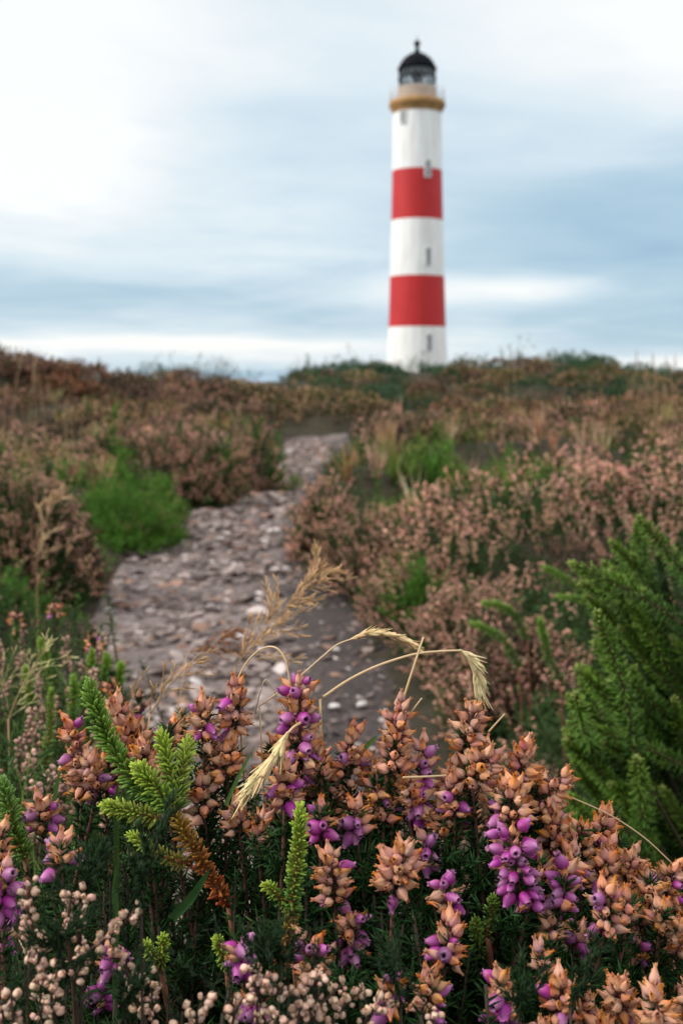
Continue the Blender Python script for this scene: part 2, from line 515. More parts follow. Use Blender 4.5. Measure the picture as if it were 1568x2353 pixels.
mixc = nd(nt, 'ShaderNodeMix', data_type='RGBA'); nt.links.new(red, mixc.inputs[0]); nt.links.new(wcol, mixc.inputs[6]); nt.links.new(rcol, mixc.inputs[7])
nt.links.new(mixc.outputs[2], p.inputs['Base Color']); p.inputs['Roughness'].default_value = 0.55; p.inputs['Specular IOR Level'].default_value = 0.3
M_TOWER = m
prof = [(lr(72), LB), (lr(69.5), lz(838)), (lr(65.5), lz(752)), (lr(62.3), lz(636)), (lr(59.3), lz(508)), (lr(57), lz(394)), (lr(55.8), lz(300)), (lr(55.3), lz(262)),
        (lr(55.3), lz(250))]
prof = np.array(prof)
zs = np.linspace(LB, prof[-1, 1], 60)
g = Geo(); lathe(g, np.stack([np.interp(zs, prof[:, 1], prof[:, 0]), zs], 1), 96)
g.obj('tower', M_TOWER, lh)
M_OCHRE = solid_mat('ochre_stone', (0.42, 0.24, 0.09), 0.7, 0.2, 1.5, dirt=(0.30, 0.16, 0.06))
M_BUFF = solid_mat('buff_stone', (0.58, 0.45, 0.36), 0.75, 0.12, 1.2)
M_BLACK = solid_mat('black_lantern_paint', (0.004, 0.005, 0.008), 0.6, 0.2, 1.0, 0.04)
M_RAIL = solid_mat('pale_rail_paint', (0.66, 0.63, 0.60), 0.5, 0.1)
g = Geo(); lathe(g, [(lr(55.4), lz(263)), (lr(57), lz(258)), (lr(61), lz(252)), (lr(63.5), lz(247)), (lr(64.5), lz(246)), (lr(64.5), lz(236)), (lr(63.5), lz(235)), (lr(44), lz(235))], 96)
g.obj('gallery', M_OCHRE, lh)
g = Geo()
for q in range(32):
    a = q / 32 * 2 * math.pi
    c = np.array([math.cos(a) * lr(62.5), math.sin(a) * lr(62.5), 0])
    tube(g, [c + [0, 0, lz(235.5)], c + [0, 0, lz(207)]], 0.028, 6)
for zr in (207, 216, 225):
    a = np.arange(97) / 96 * 2 * math.pi
    tube(g, np.stack([np.cos(a) * lr(62.5), np.sin(a) * lr(62.5), np.full(97, lz(zr))], 1), 0.025, 6)
g.obj('railing', M_RAIL, lh)
g = Geo(); lathe(g, [(lr(45), lz(236)), (lr(44.5), lz(209)), (lr(46), lz(207.5)), (lr(46), lz(205)), (lr(42), lz(204))], 72)
g.obj('lantern_base', M_BUFF, lh)
g = Geo()
ns = 16
for q in range(ns):
    a0, a1, a2 = q / ns * 2 * math.pi, (q + 1) / ns * 2 * math.pi, (q - 1) / ns * 2 * math.pi
    f_ = lambda a, zz: np.array([math.cos(a) * lr(42.5), math.sin(a) * lr(42.5), lz(zz)])
    tube(g, [f_(a0, 204.5), f_(a1, 182), f_(a1 + a1 - a0, 160)], 0.06, 5)
    tube(g, [f_(a0, 204.5), f_(a2, 182), f_(a2 - a1 + a0, 160)], 0.06, 5)
for zr in (205, 182, 161):
    a = np.arange(65) / 64 * 2 * math.pi
    tube(g, np.stack([np.cos(a) * lr(42.5), np.sin(a) * lr(42.5), np.full(65, lz(zr))], 1), 0.10, 6)
g.obj('lantern_frame', M_BLACK, lh)
mg = bpy.data.materials.new('lantern_glazing'); mg.use_nodes = True
nt = mg.node_tree; nt.nodes.clear()
tr = nd(nt, 'ShaderNodeBsdfTransparent'); tr.inputs[0].default_value = (0.88, 0.91, 0.92, 1)
gl = nd(nt, 'ShaderNodeBsdfGlossy'); gl.inputs['Roughness'].default_value = 0.05
mx = nd(nt, 'ShaderNodeMixShader'); mx.inputs[0].default_value = 0.12
nt.links.new(tr.outputs[0], mx.inputs[1]); nt.links.new(gl.outputs[0], mx.inputs[2])
nt.links.new(mx.outputs[0], nd(nt, 'ShaderNodeOutputMaterial').inputs[0])
g = Geo(); lathe(g, [(lr(41.6), lz(204.5)), (lr(41.6), lz(160.5))], 48)
g.obj('lantern_glass', mg, lh)
g = Geo(); lathe(g, [(0.02, lz(162.4)), (lr(41), lz(162.4)), (lr(41), lz(161.6))], 48)
g.obj('lantern_ceiling', solid_mat('lantern_ceiling_paint', (0.8, 0.8, 0.8), 0.6, 0.05), lh)
g = Geo(); lathe(g, [(0.02, lz(205)), (lr(9), lz(204)), (lr(9), lz(190)), (lr(12), lz(184)), (lr(14), lz(174)), (lr(11), lz(167)), (lr(5), lz(164)), (lr(4), lz(162.6)), (0.02, lz(162.5))], 32)
g.obj('lens', solid_mat('lens_assembly', (0.05, 0.055, 0.06), 0.25, 0.2, 3, 0.5), lh)
g = Geo(); lathe(g, [(lr(40), lz(161)), (lr(45), lz(162)), (lr(45), lz(157)), (lr(43), lz(155)), (lr(40.5), lz(149)), (lr(36), lz(141)), (lr(29), lz(133)), (lr(20), lz(126.5)),
                     (lr(11), lz(122)), (lr(7), lz(119)), (0.02, lz(118.6))], 64)
g.obj('dome', M_BLACK, lh)
g = Geo(); lathe(g, [(lr(6.5), lz(120)), (lr(4.5), lz(112)), (lr(4), lz(106)), (lr(6.5), lz(104.5)), (lr(7.5), lz(100)), (lr(6.5), lz(96)), (lr(4), lz(94)), (lr(1.2), lz(93)), (lr(0.8), lz(83)), (0.01, lz(82.8))], 24)
g.obj('finial', M_BLACK, lh)
M_PANE = solid_mat('window_dark_pane', (0.15, 0.165, 0.185), 0.2, 0.2, 3, 0.5)
M_SUR = solid_mat('window_surround', (0.64, 0.645, 0.65), 0.7, 0.08, 2)
for (ox, y0, y1, wd) in ((-34, 266, 291, 8), (20, 379, 414, 9), (20.5, 577, 612, 9), (22, 771, 806, 9)):
    zc = (lz(y0) + lz(y1)) / 2; hh = lz(y0) - lz(y1); rr = float(np.interp(zc, prof[:, 1], prof[:, 0]))
    a = -math.acos(max(-1, min(1, lr(ox) / rr)))
    nrm = np.array([math.cos(a), math.sin(a), 0]); tg = np.array([-math.sin(a), math.cos(a), 0]); up = np.array([0, 0, 1.0])
    c = nrm * rr + up * zc; w = lr(wd) / max(0.5, -math.sin(a))
    g = Geo()
    for sx_ in (-1, 1):
        box(g, c + tg * sx_ * (w / 2 + 0.07), (nrm, tg, up), (0.30, 0.14, hh + 0.28))
    for sz_ in (-1, 1):
        box(g, c + up * sz_ * (hh / 2 + 0.07), (nrm, tg, up), (0.304, w, 0.14))
    wf = g.obj('window', M_SUR, lh, smooth=False)
    wf['_at'] = [0.0, 0.0, LB]
    g = Geo(); box(g, c + nrm * 0.03, (nrm, tg, up), (0.06, w, hh))
    g.obj('pane', M_PANE, wf, smooth=False)
    g = Geo(); box(g, c + nrm * 0.075, (nrm, tg, up), (0.03, 0.06, hh)); box(g, c + nrm * 0.078, (nrm, tg, up), (0.03, w, 0.06))
    g.obj('glazing_bar', M_RAIL, wf, smooth=False)

# ------------------------------------------------------------------ small plant pieces
def spindle(sides, rings, C0, C1, flat=1.0):
    """a needle along +z, length 1: rings (z, r), closed to a tip"""
    g = Geo(); a = np.arange(sides) / sides * 2 * math.pi
    V, C = [], []
    C0, C1 = np.array(C0, float), np.array(C1, float)
    for z_, r_ in rings:
        for q in a:
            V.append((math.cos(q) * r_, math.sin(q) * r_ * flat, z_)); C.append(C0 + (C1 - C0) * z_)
    n = len(rings); V.append((0, 0, 1)); C.append(C1)
    Q = [(i_ * sides + j_, i_ * sides + (j_ + 1) % sides, (i_ + 1) * sides + (j_ + 1) % sides, (i_ + 1) * sides + j_) for i_ in range(n - 1) for j_ in range(sides)]
    T = [((n - 1) * sides + j_, (n - 1) * sides + (j_ + 1) % sides, n * sides) for j_ in range(sides)]
    g.add(V, T=T, Q=Q, C=C)
    return g.flat()


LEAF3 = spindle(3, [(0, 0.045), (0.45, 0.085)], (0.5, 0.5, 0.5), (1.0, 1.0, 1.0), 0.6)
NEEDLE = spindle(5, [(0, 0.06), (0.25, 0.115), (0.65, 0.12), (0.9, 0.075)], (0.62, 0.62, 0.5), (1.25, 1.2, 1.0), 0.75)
OCT = (np.array([(0, 0, 0), (0.36, 0, 0.5), (0, 0.36, 0.5), (-0.36, 0, 0.5), (0, -0.36, 0.5), (0, 0, 1.0)]), np.ones((6, 3)),
       np.array([(0, 2, 1), (0, 3, 2), (0, 4, 3), (0, 1, 4), (5, 1, 2), (5, 2, 3), (5, 3, 4), (5, 4, 1)]), np.zeros((0, 4), np.int64), np.zeros(8, int), np.zeros(0, int))
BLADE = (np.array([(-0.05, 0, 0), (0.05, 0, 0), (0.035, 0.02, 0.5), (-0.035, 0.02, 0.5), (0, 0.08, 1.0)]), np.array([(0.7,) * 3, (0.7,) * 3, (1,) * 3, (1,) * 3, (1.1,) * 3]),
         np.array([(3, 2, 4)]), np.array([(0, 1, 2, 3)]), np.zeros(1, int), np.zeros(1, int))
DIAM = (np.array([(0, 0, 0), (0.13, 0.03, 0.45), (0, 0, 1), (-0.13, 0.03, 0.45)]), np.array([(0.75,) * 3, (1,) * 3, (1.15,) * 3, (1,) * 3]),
        np.zeros((0, 3), np.int64), np.array([(0, 1, 2, 3)]), np.zeros(0, int), np.zeros(1, int))


def slot(proto, m):
    return proto[:4] + (np.full(len(proto[2]), m), np.full(len(proto[3]), m))


def rnd_dirs(n, ax, spread_lo, spread_hi):
    """n directions at angles lo..hi (degrees) from each axis row"""
    M = frames(np.broadcast_to(ax, (n, 3)))
    th = np.radians(RG.uniform(spread_lo, spread_hi, n)); ph = RG.uniform(0, 2 * math.pi, n)
    L = np.stack([np.sin(th) * np.cos(ph), np.sin(th) * np.sin(ph), np.cos(th)], 1)
    return np.einsum('nij,nj->ni', M, L)


def jit(n, C, v=0.2, h=0.06):
    """n colours near C"""
    k = RG.uniform(1 - v, 1 + v, (n, 1))
    return np.asarray(C)[None] * k * RG.uniform(1 - h, 1 + h, (n, 3))


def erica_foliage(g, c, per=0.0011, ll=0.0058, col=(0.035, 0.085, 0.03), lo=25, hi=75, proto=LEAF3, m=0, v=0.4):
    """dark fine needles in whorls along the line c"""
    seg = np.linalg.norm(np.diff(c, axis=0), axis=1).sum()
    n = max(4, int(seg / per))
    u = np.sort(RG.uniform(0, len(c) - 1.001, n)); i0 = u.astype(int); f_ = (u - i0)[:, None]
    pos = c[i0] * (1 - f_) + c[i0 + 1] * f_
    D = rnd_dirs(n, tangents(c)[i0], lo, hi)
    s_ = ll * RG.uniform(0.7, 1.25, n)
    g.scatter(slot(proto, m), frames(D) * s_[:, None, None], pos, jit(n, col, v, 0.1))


def bottlebrush(g, c, ll, n, col_tip, col_base, m=0, lo=35, hi=64, tipshrink=0.85, wide=1.08):
    """fleshy needles set densely in a spiral along c (tip first)"""
    L = len(c)
    n = int(n * 1.25)
    u = np.linspace(0, 1, n) ** 1.15 * (L - 1.001); i0 = u.astype(int); f_ = (u - i0)[:, None]
    pos = c[i0] * (1 - f_) + c[i0 + 1] * f_
    T = -tangents(c)[i0]                      # towards the tip
    M = frames(T, np.zeros(n))
    ph = np.arange(n) * 2.39996 + RG.normal(0, 0.15, n)
    w = u / (L - 1)
    th = np.radians(np.interp(w, [0, 0.03, 0.10, 0.4, 1], [8, lo - 4, lo + 10, hi - 4, hi]) + RG.normal(0, 9, n))
    Lc = np.stack([np.sin(th) * np.cos(ph), np.sin(th) * np.sin(ph), np.cos(th)], 1)
    D = np.einsum('nij,nj->ni', M, Lc)
    s_ = ll * np.interp(w, [0, 0.15, 1], [tipshrink, 1, 1.05]) * RG.uniform(0.78, 1.18, n)
    wv = w[:, None]
    wv = np.clip(wv + RG.normal(0, .12, wv.shape), 0, 1)
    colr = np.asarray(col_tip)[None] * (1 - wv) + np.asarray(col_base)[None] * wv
    SX = frames(D) * s_[:, None, None]
    SX[:, :, :2] *= wide
    g.scatter(slot(NEEDLE, m), SX, pos, colr * RG.uniform(0.75, 1.25, (n, 1)) * RG.uniform(0.93, 1.07, (n, 3)))


# ---- bell flowers: shared meshes
def bell_mesh(name, seed, fresh):
    r = np.random.default_rng(seed)
    seg = 16
    if fresh:
        pr = [(0.0, 0.10), (0.05, 0.22), (0.18, 0.33), (0.38, 0.365), (0.58, 0.32), (0.76, 0.225), (0.86, 0.160), (0.92, 0.150)]
    else:
        pr = [(0.0, 0.10), (0.05, 0.20), (0.16, 0.285), (0.32, 0.315), (0.48, 0.265), (0.64, 0.185), (0.76, 0.125), (0.85, 0.100)]
    a = np.arange(seg) / seg * 2 * math.pi
    lob = np.abs(np.cos(2 * a)) ** 0.8
    ph = r.uniform(0, 6.28); k1, k2 = r.integers(3, 6), r.integers(6, 9)
    V, C = [], []
    if fresh:
        cb, cm, ct = np.array([0.48, 0.11, 0.36]), np.array([0.38, 0.048, 0.285]), np.array([0.52, 0.19, 0.42])
    else:
        pk = r.uniform(0, 1) ** 2.2
        cb = np.array([0.84, 0.51, 0.34]) * (1 - pk) + np.array([0.50, 0.22, 0.30]) * pk
        cm = np.array([0.84, 0.415, 0.225]) * (1 - 0.7 * pk) + np.array([0.5, 0.2, 0.28]) * 0.7 * pk
        ct = np.array([0.68, 0.27, 0.10])
    bend = r.uniform(-0.10, 0.10, 2)
    for i_, (z_, rr) in enumerate(pr):
        wr = (0.025 if fresh else 0.05 + 0.13 * z_)
        rad = rr * (1 + wr * np.cos(k1 * a + ph) + (0.02 if fresh else 0.05) * np.cos(k2 * a + 2 * ph) + r.normal(0, 0.012 if fresh else 0.02, seg))
        col = cb + (cm - cb) * min(1, z_ / 0.45) if z_ < 0.45 else cm + (ct - cm) * ((z_ - 0.45) / 0.5)
        for q in range(seg):
            V.append((rad[q] * math.cos(a[q]) + bend[0] * z_ ** 2, rad[q] * math.sin(a[q]) + bend[1] * z_ ** 2, z_))
            streak = 1 - (0.05 if fresh else 0.22) * max(0, math.cos(k2 * a[q] + 2 * ph + 1)) + r.normal(0, 0.03)
            C.append(np.array(col) * streak)
    # lobed mouth: torn points that turn outward, then a dark throat
    tear = r.uniform(0.55, 1.25, seg)
    for st, (dz, dr) in enumerate(((0.085, 0.05), (0.15, 0.10)) if fresh else ((0.09, 0.015), (0.22, 0.045))):
        for q in range(seg):
            f_ = lob[q] * (tear[q] if not fresh else 0.75)
            z_ = 0.87 + dz * f_ + (0.03 if fresh else 0)
            rr = (0.100 if not fresh else 0.150) + dr * f_ * (1.15 if not fresh else 0.9)
            V.append((rr * math.cos(a[q]) + bend[0], rr * math.sin(a[q]) + bend[1], z_)); C.append(ct * r.uniform(0.75, 1.15))
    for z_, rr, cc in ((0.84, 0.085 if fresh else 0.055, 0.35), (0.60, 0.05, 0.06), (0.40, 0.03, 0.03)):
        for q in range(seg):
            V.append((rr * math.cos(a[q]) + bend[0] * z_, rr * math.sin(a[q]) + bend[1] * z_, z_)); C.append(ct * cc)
    n = len(pr) + 2 + 3
    Q = [(i_ * seg + j_, i_ * seg + (j_ + 1) % seg, (i_ + 1) * seg + (j_ + 1) % seg, (i_ + 1) * seg + j_) for i_ in range(n - 1) for j_ in range(seg)]
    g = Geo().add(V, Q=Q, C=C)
    # sepals and stalk
    sc = np.array([0.16, 0.05, 0.04]) if not fresh else np.array([0.20, 0.05, 0.09])
    for q in range(4):
        an = q * math.pi / 2 + r.uniform(-0.3, 0.3); l_ = r.uniform(0.34, 0.5)
        d = np.array([math.cos(an), math.sin(an), 0]); tgt = np.array([-math.sin(an), math.cos(an), 0]); u = np.array([0, 0, 1.0])
        b0 = d * 0.10 - u * 0.03; b1 = d * 0.40 + u * 0.22 * l_ / 0.5; b2 = d * (0.43 + r.uniform(-0.02, 0.1)) + u * l_
        g.add([b0 - tgt * 0.05, b0 + tgt * 0.05, b1 + tgt * 0.055, b1 - tgt * 0.055, b2], Q=[(0, 1, 2, 3)], T=[(3, 2, 4)], C=[sc, sc, sc * 1.8, sc * 1.8, sc * 3.2])
    tube(g, curve([(0, 0, -0.75), (0.02, 0.02, -0.35), (0, 0, 0.03)], 4), 0.05, 5, C=(0.20, 0.07, 0.05))
    return g.mesh(name, M_FRESH if fresh else M_DRY)


DRY = [bell_mesh('dried_bell', 40 + k, False) for k in range(10)]
FRESH = [bell_mesh('purple_bell', 90 + k, True) for k in range(5)]


def raceme(px0, py0, px1, py1, r, Y, purple, label, foot=None, group='bell heather spikes in the front clump', dens=1.0, fol=True):
    """a bell heather sprig: tip pixel, base pixel, radius in pixels, metres ahead"""
    k = Y / F
    tip, bas = P(px0, py0, Y + RG.uniform(-0.004, 0.004)), P(px1, py1, Y + RG.uniform(-0.004, 0.004))
    L = np.linalg.norm(tip - bas)
    gx_ = bas[0] + RG.uniform(-0.03, 0.03); gy_ = bas[1] + RG.uniform(-0.02, 0.05)
    gz_ = float(ground_z(gx_, gy_))
    root = np.array([gx_, gy_, gz_])
    th = thing('bell_heather', root, label, 'heather', group)
    ax = (tip - bas) / max(L, 1e-6)
    top = bas + ax * max(0.0, L - 0.6 * r * k)
    line = curve([root, root * 0.5 + bas * 0.5 + np.array([RG.uniform(-.012, .012), RG.uniform(-.01, .01), 0]), bas, top], 26)
    g = Geo(); tube(g, line, [0.0010, 0.0008, 0.0006], 6, C=(0.05, 0.033, 0.024), C2=(0.16, 0.06, 0.05))
    g.obj('stem', M_STEM, th)
    bl = 0.0056 * RG.uniform(0.95, 1.08)
    ped = max(0.0008, r * k - bl * 0.95)
    nw = max(2, int(round(L * 0.92 / 0.0037)))
    n_bell = 0
    for w in range(nw + 1):
        f_ = w / max(1, nw)
        c0 = bas + (top - bas) * f_
        kk = int(round((8.4 if f_ < 0.9 else 5.4) * dens * min(1.25, max(0.75, r / 50))))
        a0 = RG.uniform(0, 6.28)
        for q in range(kk):
            a = a0 + q * 2 * math.pi / kk + RG.normal(0, 0.2)
            X_ = np.cross(ax, [0, -1, 0.05]); X_ /= np.linalg.norm(X_); Y_ = np.cross(ax, X_)
            rad = X_ * math.cos(a) + Y_ * math.sin(a)
            if rad[1] > 0.45 and RG.random() < .5:
                continue
            fresh = RG.random() < (purple * .62 if purple < .5 else purple * .95) * (0.95 if rad[1] < 0.1 else 0.4)
            el = math.radians(np.interp(f_, [0, 0.5, 0.85, 1], [8, 26, 44, 68]) + RG.normal(0, 15) - (38 if fresh else 0))
            d = rad * math.cos(el) + ax * math.sin(el)
            s_ = bl * RG.uniform(0.74, 1.18) * (1.06 if fresh else 1.0)
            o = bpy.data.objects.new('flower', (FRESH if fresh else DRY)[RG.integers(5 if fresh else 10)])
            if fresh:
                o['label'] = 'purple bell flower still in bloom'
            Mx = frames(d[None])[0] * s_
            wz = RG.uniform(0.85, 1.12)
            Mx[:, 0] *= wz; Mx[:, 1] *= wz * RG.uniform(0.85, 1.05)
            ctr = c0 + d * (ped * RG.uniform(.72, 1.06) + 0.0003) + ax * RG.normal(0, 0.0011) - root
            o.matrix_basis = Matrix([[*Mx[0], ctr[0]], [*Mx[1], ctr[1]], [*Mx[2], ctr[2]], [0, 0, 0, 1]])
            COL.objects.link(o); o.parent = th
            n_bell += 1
    if fol:
        g = Geo()
        up = line[5:19]
        erica_foliage(g, up, 0.00042, 0.0062, (0.026, 0.070, 0.020))
        for q in range(9):
            b = line[RG.integers(5, 15)]
            e = b + np.array([RG.normal(0, 0.012), RG.normal(-0.003, 0.008), RG.uniform(0.008, 0.022)])
            erica_foliage(g, curve([b, (b + e) / 2 + [RG.normal(0, .003), 0, -0.002], e], 6), 0.0006, 0.0056, (0.028, 0.076, 0.022))
        g.obj('foliage', M_LEAF, th)
    return th


RAC = [
 (163, 1652, 190, 1800, 40, .46, .07, 'dried bell heather spike standing free at the left edge of the front clump'),
 (258, 1602, 312, 1745, 48, .465, .04, 'dried bell heather spike right behind the tallest curved green crowberry shoot'),
 (398, 1662, 385, 1712, 36, .47, .12, 'small pinkish dried heather cluster above the two short crowberry shoots'),
 (464, 1604, 470, 1688, 40, .455, .22, 'short heather head with two purple bells beneath, leaning on a taller spike'),
 (543, 1566, 535, 1668, 46, .455, .25, 'dried heather spike with some purple bells, under the hooped straw stem'),
 (530, 1695, 522, 1772, 44, .455, .10, 'dried heather whorl low on a stem, beside the slanting green grass blade'),
 (688, 1552, 686, 1765, 54, .45, .34, 'tallest bell heather spike, purple and dried bells mixed, against the gravel path'),
 (655, 1748, 655, 1832, 46, .435, .30, 'round heather head with purple bells at its middle, under the hanging straw ear'),
 (812, 1680, 800, 1775, 46, .455, .24, 'heather head between two taller spikes, one long purple bell on its side'),
 (745, 1745, 760, 1820, 46, .46, .08, 'low dried heather cluster at the right foot of the tallest spike'),
 (918, 1612, 902, 1760, 46, .45, .16, 'pointed heather spike with the thin straight straw rising behind it'),
 (972, 1708, 968, 1800, 38, .455, .72, 'mostly purple heather cluster right of the pointed central spike'),
 (958, 1812, 962, 1868, 38, .45, .55, 'purple and tan heather cluster under the short level straw'),
 (880, 1775, 880, 1850, 46, .45, .25, 'dense tan heather cluster below the pointed central spike'),
 (1090, 1620, 1070, 1720, 48, .455, .05, 'tall thick spike of dry tan bells with a straw stub at its shoulder'),
 (1125, 1722, 1085, 1800, 60, .45, .03, 'broad dry heather mass below the tall thick tan spike'),
 (1040, 1760, 1045, 1850, 50, .45, .08, 'dry heather cluster where the short level straw ends'),
 (1208, 1708, 1185, 1810, 46, .455, .02, 'dry heather tip rising alone between the thick spike and the drooping one'),
 (1296, 1780, 1238, 1850, 42, .45, .02, 'dry heather tip reaching out to the right, where a long thin straw starts'),
 (1182, 1795, 1170, 1872, 56, .435, .22, 'tan and pink heather head above the large drooping purple cluster'),
 (1165, 1890, 1190, 2030, 56, .415, .80, 'largest drooping cluster of purple bells'),
 (1268, 1862, 1280, 1960, 52, .45, .05, 'dry heather cluster right beside the largest drooping purple cluster'),
 (1392, 1856, 1375, 1945, 42, .46, .04, 'dry heather tip crossed by the long thin straw'),
 (1335, 1900, 1330, 1985, 50, .45, .04, 'dense dry heather left of the tip crossed by a straw'),
 (1450, 1952, 1440, 2045, 48, .45, .04, 'dry heather spike below the arching straw on the right slope of the clump'),
 (1545, 1985, 1530, 2060, 46, .45, .12, 'dry heather cluster at the right picture edge where the arching straw ends'),
 (1388, 2035, 1388, 2125, 50, .41, .30, 'heather head with a ring of tan bells and a purple centre, low on the right'),
 (1298, 1985, 1290, 2065, 38, .42, .80, 'small purple heather cluster between dry heads, right of the big drooping one'),
 (932, 1942, 905, 2030, 60, .385, .03, 'out-of-focus pale dry heather head hanging in the middle of the front clump'),
 (757, 1962, 768, 2060, 50, .41, .40, 'star-shaped heather head with purple and tan bells beside the upright green shoot'),
 (1015, 2015, 1030, 2075, 42, .42, .60, 'half purple heather cluster right of the pale hanging head'),
 (1036, 2110, 1026, 2200, 52, .40, .26, 'heather head with tan bells pointing up and pink ones below, next to bright green tips'),
 (706, 2148, 722, 2240, 52, .40, .42, 'pink and tan heather head at the red foot of the upright green shoot'),
 (812, 2098, 800, 2175, 48, .41, .34, 'tan and violet heather head below the star-shaped one'),
 (905, 2235, 890, 2300, 46, .37, .62, 'low purple heather cluster right of the massed pale ling buds'),
 (985, 2230, 985, 2305, 48, .38, .45, 'low mixed heather cluster with open brown mouths near the bottom edge'),
 (1146, 2235, 1152, 2320, 46, .38, .42, 'heather head with two long purple bells hanging over black shade'),
 (1262, 2085, 1268, 2145, 40, .42, .15, 'small dry heather cluster under the small purple one'),
 (1240, 2170, 1242, 2235, 40, .41, .05, 'ragged dry heather head over bare stems, low on the right'),
 (1285, 2245, 1285, 2320, 46, .38, .14, 'pale blurred heather head with round bleached bells near the bottom edge'),
 (1440, 2130, 1470, 2190, 40, .44, .10, 'thin dry heather cluster in the dark right slope'),
 (1420, 2255, 1425, 2330, 48, .39, .12, 'dry heather head on the bottom edge, left of the corner mass'),
 (1500, 2262, 1505, 2345, 54, .38, .08, 'heavy dry heather mass filling the bottom right corner'),
 (1560, 2110, 1556, 2180, 40, .43, .05, 'small dry heather head cut by the right edge'),
 (1585, 2260, 1585, 2340, 48, .38, .06, 'dry heather head cut by the bottom right corner'),
 (735, 1850, 735, 1905, 42, .43, .60, 'round purple and white heather head just above the upright green shoot'),
 (815, 1842, 818, 1905, 42, .44, .42, 'heather head with one large purple bell, under the middle of the ridge'),
 (640, 1830, 640, 1868, 36, .45, .05, 'little dry heather whorl left of the purple and white head'),
 (545, 1835, 550, 1905, 46, .44, .02, 'dry heather whorl on a bare stem left of the upright green shoot'),
 (462, 1790, 468, 1862, 44, .45, .03, 'dry heather whorl right of the branching crowberry'),
 (605, 1870, 590, 1925, 36, .44, .02, 'tiny dry whorl hanging over the dark hollow'),
 (92, 1822, 100, 1892, 48, .45, .24, 'heather head with two purple bells at the left edge, above a larger purple one'),
 (138, 1925, 140, 1985, 50, .41, .72, 'left heather head with a fringe of hanging purple bells'),
 (8, 1995, 10, 2070, 50, .37, .95, 'large blurred purple heather head cut by the left edge'),
 (0, 2080, 2, 2140, 40, .38, .85, 'lower purple bells cut by the left edge'),
 (5, 1900, 5, 1960, 36, .43, .03, 'small dry heather head cut by the left edge'),
 (550, 2160, 556, 2215, 36, .39, .90, 'purple bells in the dark behind blurred grey-green leaf tips'),
 (248, 2180, 262, 2215, 34, .40, .95, 'purple bells glowing behind the pale ling spikes'),
 (228, 2262, 236, 2300, 32, .41, .95, 'small purple bells deep under the pale ling spikes'),
 (590, 2285, 586, 2330, 30, .36, .95, 'purple bells caught among the massed pale ling buds'),
 (975, 1930, 978, 1975, 26, .44, .90, 'narrow purple cluster hidden behind the pale hanging head'),
 (1180, 2010, 1215, 2062, 36, .42, .70, 'purple and tan bells at the foot of the largest drooping cluster'),
 (1330, 2130, 1320, 2165, 26, .43, .30, 'few loose bells under the ring-shaped head'),
 (200, 1735, 225, 1810, 40, .455, .08, 'lower dry whorl of the free-standing left spike'),
 (1468, 2060, 1460, 2110, 34, .44, .2, 'dark low heather whorl on the right slope'),
 (1150, 1830, 1135, 1890, 44, .455, .06, 'dry heather cluster left above the largest drooping purple cluster'),
 (1245, 1790, 1225, 1850, 40, .46, .03, 'dry heather between the lone tip and the tip reaching right'),
 (1230, 1950, 1240, 2010, 40, .44, .10, 'dry heather squeezed between the drooping purple cluster and the slope'),
 (1310, 1940, 1310, 2010, 40, .435, .06, 'dry heather low in the dense part of the right slope'),
 (1390, 1965, 1385, 2030, 42, .44, .05, 'dry heather just above the ring-shaped head'),
 (1490, 2000, 1490, 2060, 40, .44, .05, 'dry heather between two spikes under the arching straw'),
 (1430, 2050, 1440, 2110, 38, .425, .08, 'dry heather right of the ring-shaped head'),
 (1520, 2070, 1515, 2130, 40, .43, .06, 'dry heather at the lower end of the right slope'),
 (1020, 1850, 1020, 1905, 36, .45, .15, 'dry heather under the cluster where the level straw ends'),
 (700, 1770, 720, 1820, 40, .455, .05, 'dry heather right of the round head with a purple middle'),
 (850, 1745, 850, 1800, 40, .46, .06, 'dry heather filling the saddle left of the pointed spike'),
 (1340, 2275, 1345, 2340, 40, .385, .10, 'dry heather on the bottom edge below the brownish ling shoot'),
 (1380, 2340, 1385, 2390, 44, .38, .10, 'dry heather cut by the bottom edge, right'),
 (1240, 2335, 1245, 2390, 42, .38, .25, 'two-tone heather head cut by the bottom edge'),
 (300, 1660, 330, 1720, 42, .47, .06, 'dry heather filling the gap behind the two short crowberry shoots'),
]
for r_ in RAC:
    raceme(*r_)
RIDGE = ([120, 300, 500, 690, 850, 920, 1085, 1200, 1300, 1400, 1568], [1690, 1650, 1640, 1660, 1720, 1680, 1690, 1750, 1810, 1890, 2010])
for k in range(44):
    px = RG.uniform(130, 1000) if k % 3 == 0 else RG.uniform(860, 1590)
    py = np.interp(px, *RIDGE) + RG.uniform(20, 130 if px < 1000 else 190)
    raceme(px, py, px + RG.normal(0, 12), py + RG.uniform(50, 85), RG.uniform(34, 46), RG.uniform(.445, .485), RG.choice([0.03, 0.06, .2]),
           'short dry heather tuft tucked between the taller spikes', group='short heather tufts filling the front clump')

# dark leafy undergrowth of the front clump: nobody could count its shoots
def canopy_z(x, y):
    return 0.640 - 0.085 * sst(0.02, 0.15, x) - 0.05 * sst(0.15, 0.3, x) - 0.05 * sst(-0.05, -0.2, x) - 0.30 * sst(0.53, 0.68, y) + 0.02 * (vn(x, y, 0.05, 4) - 0.5)


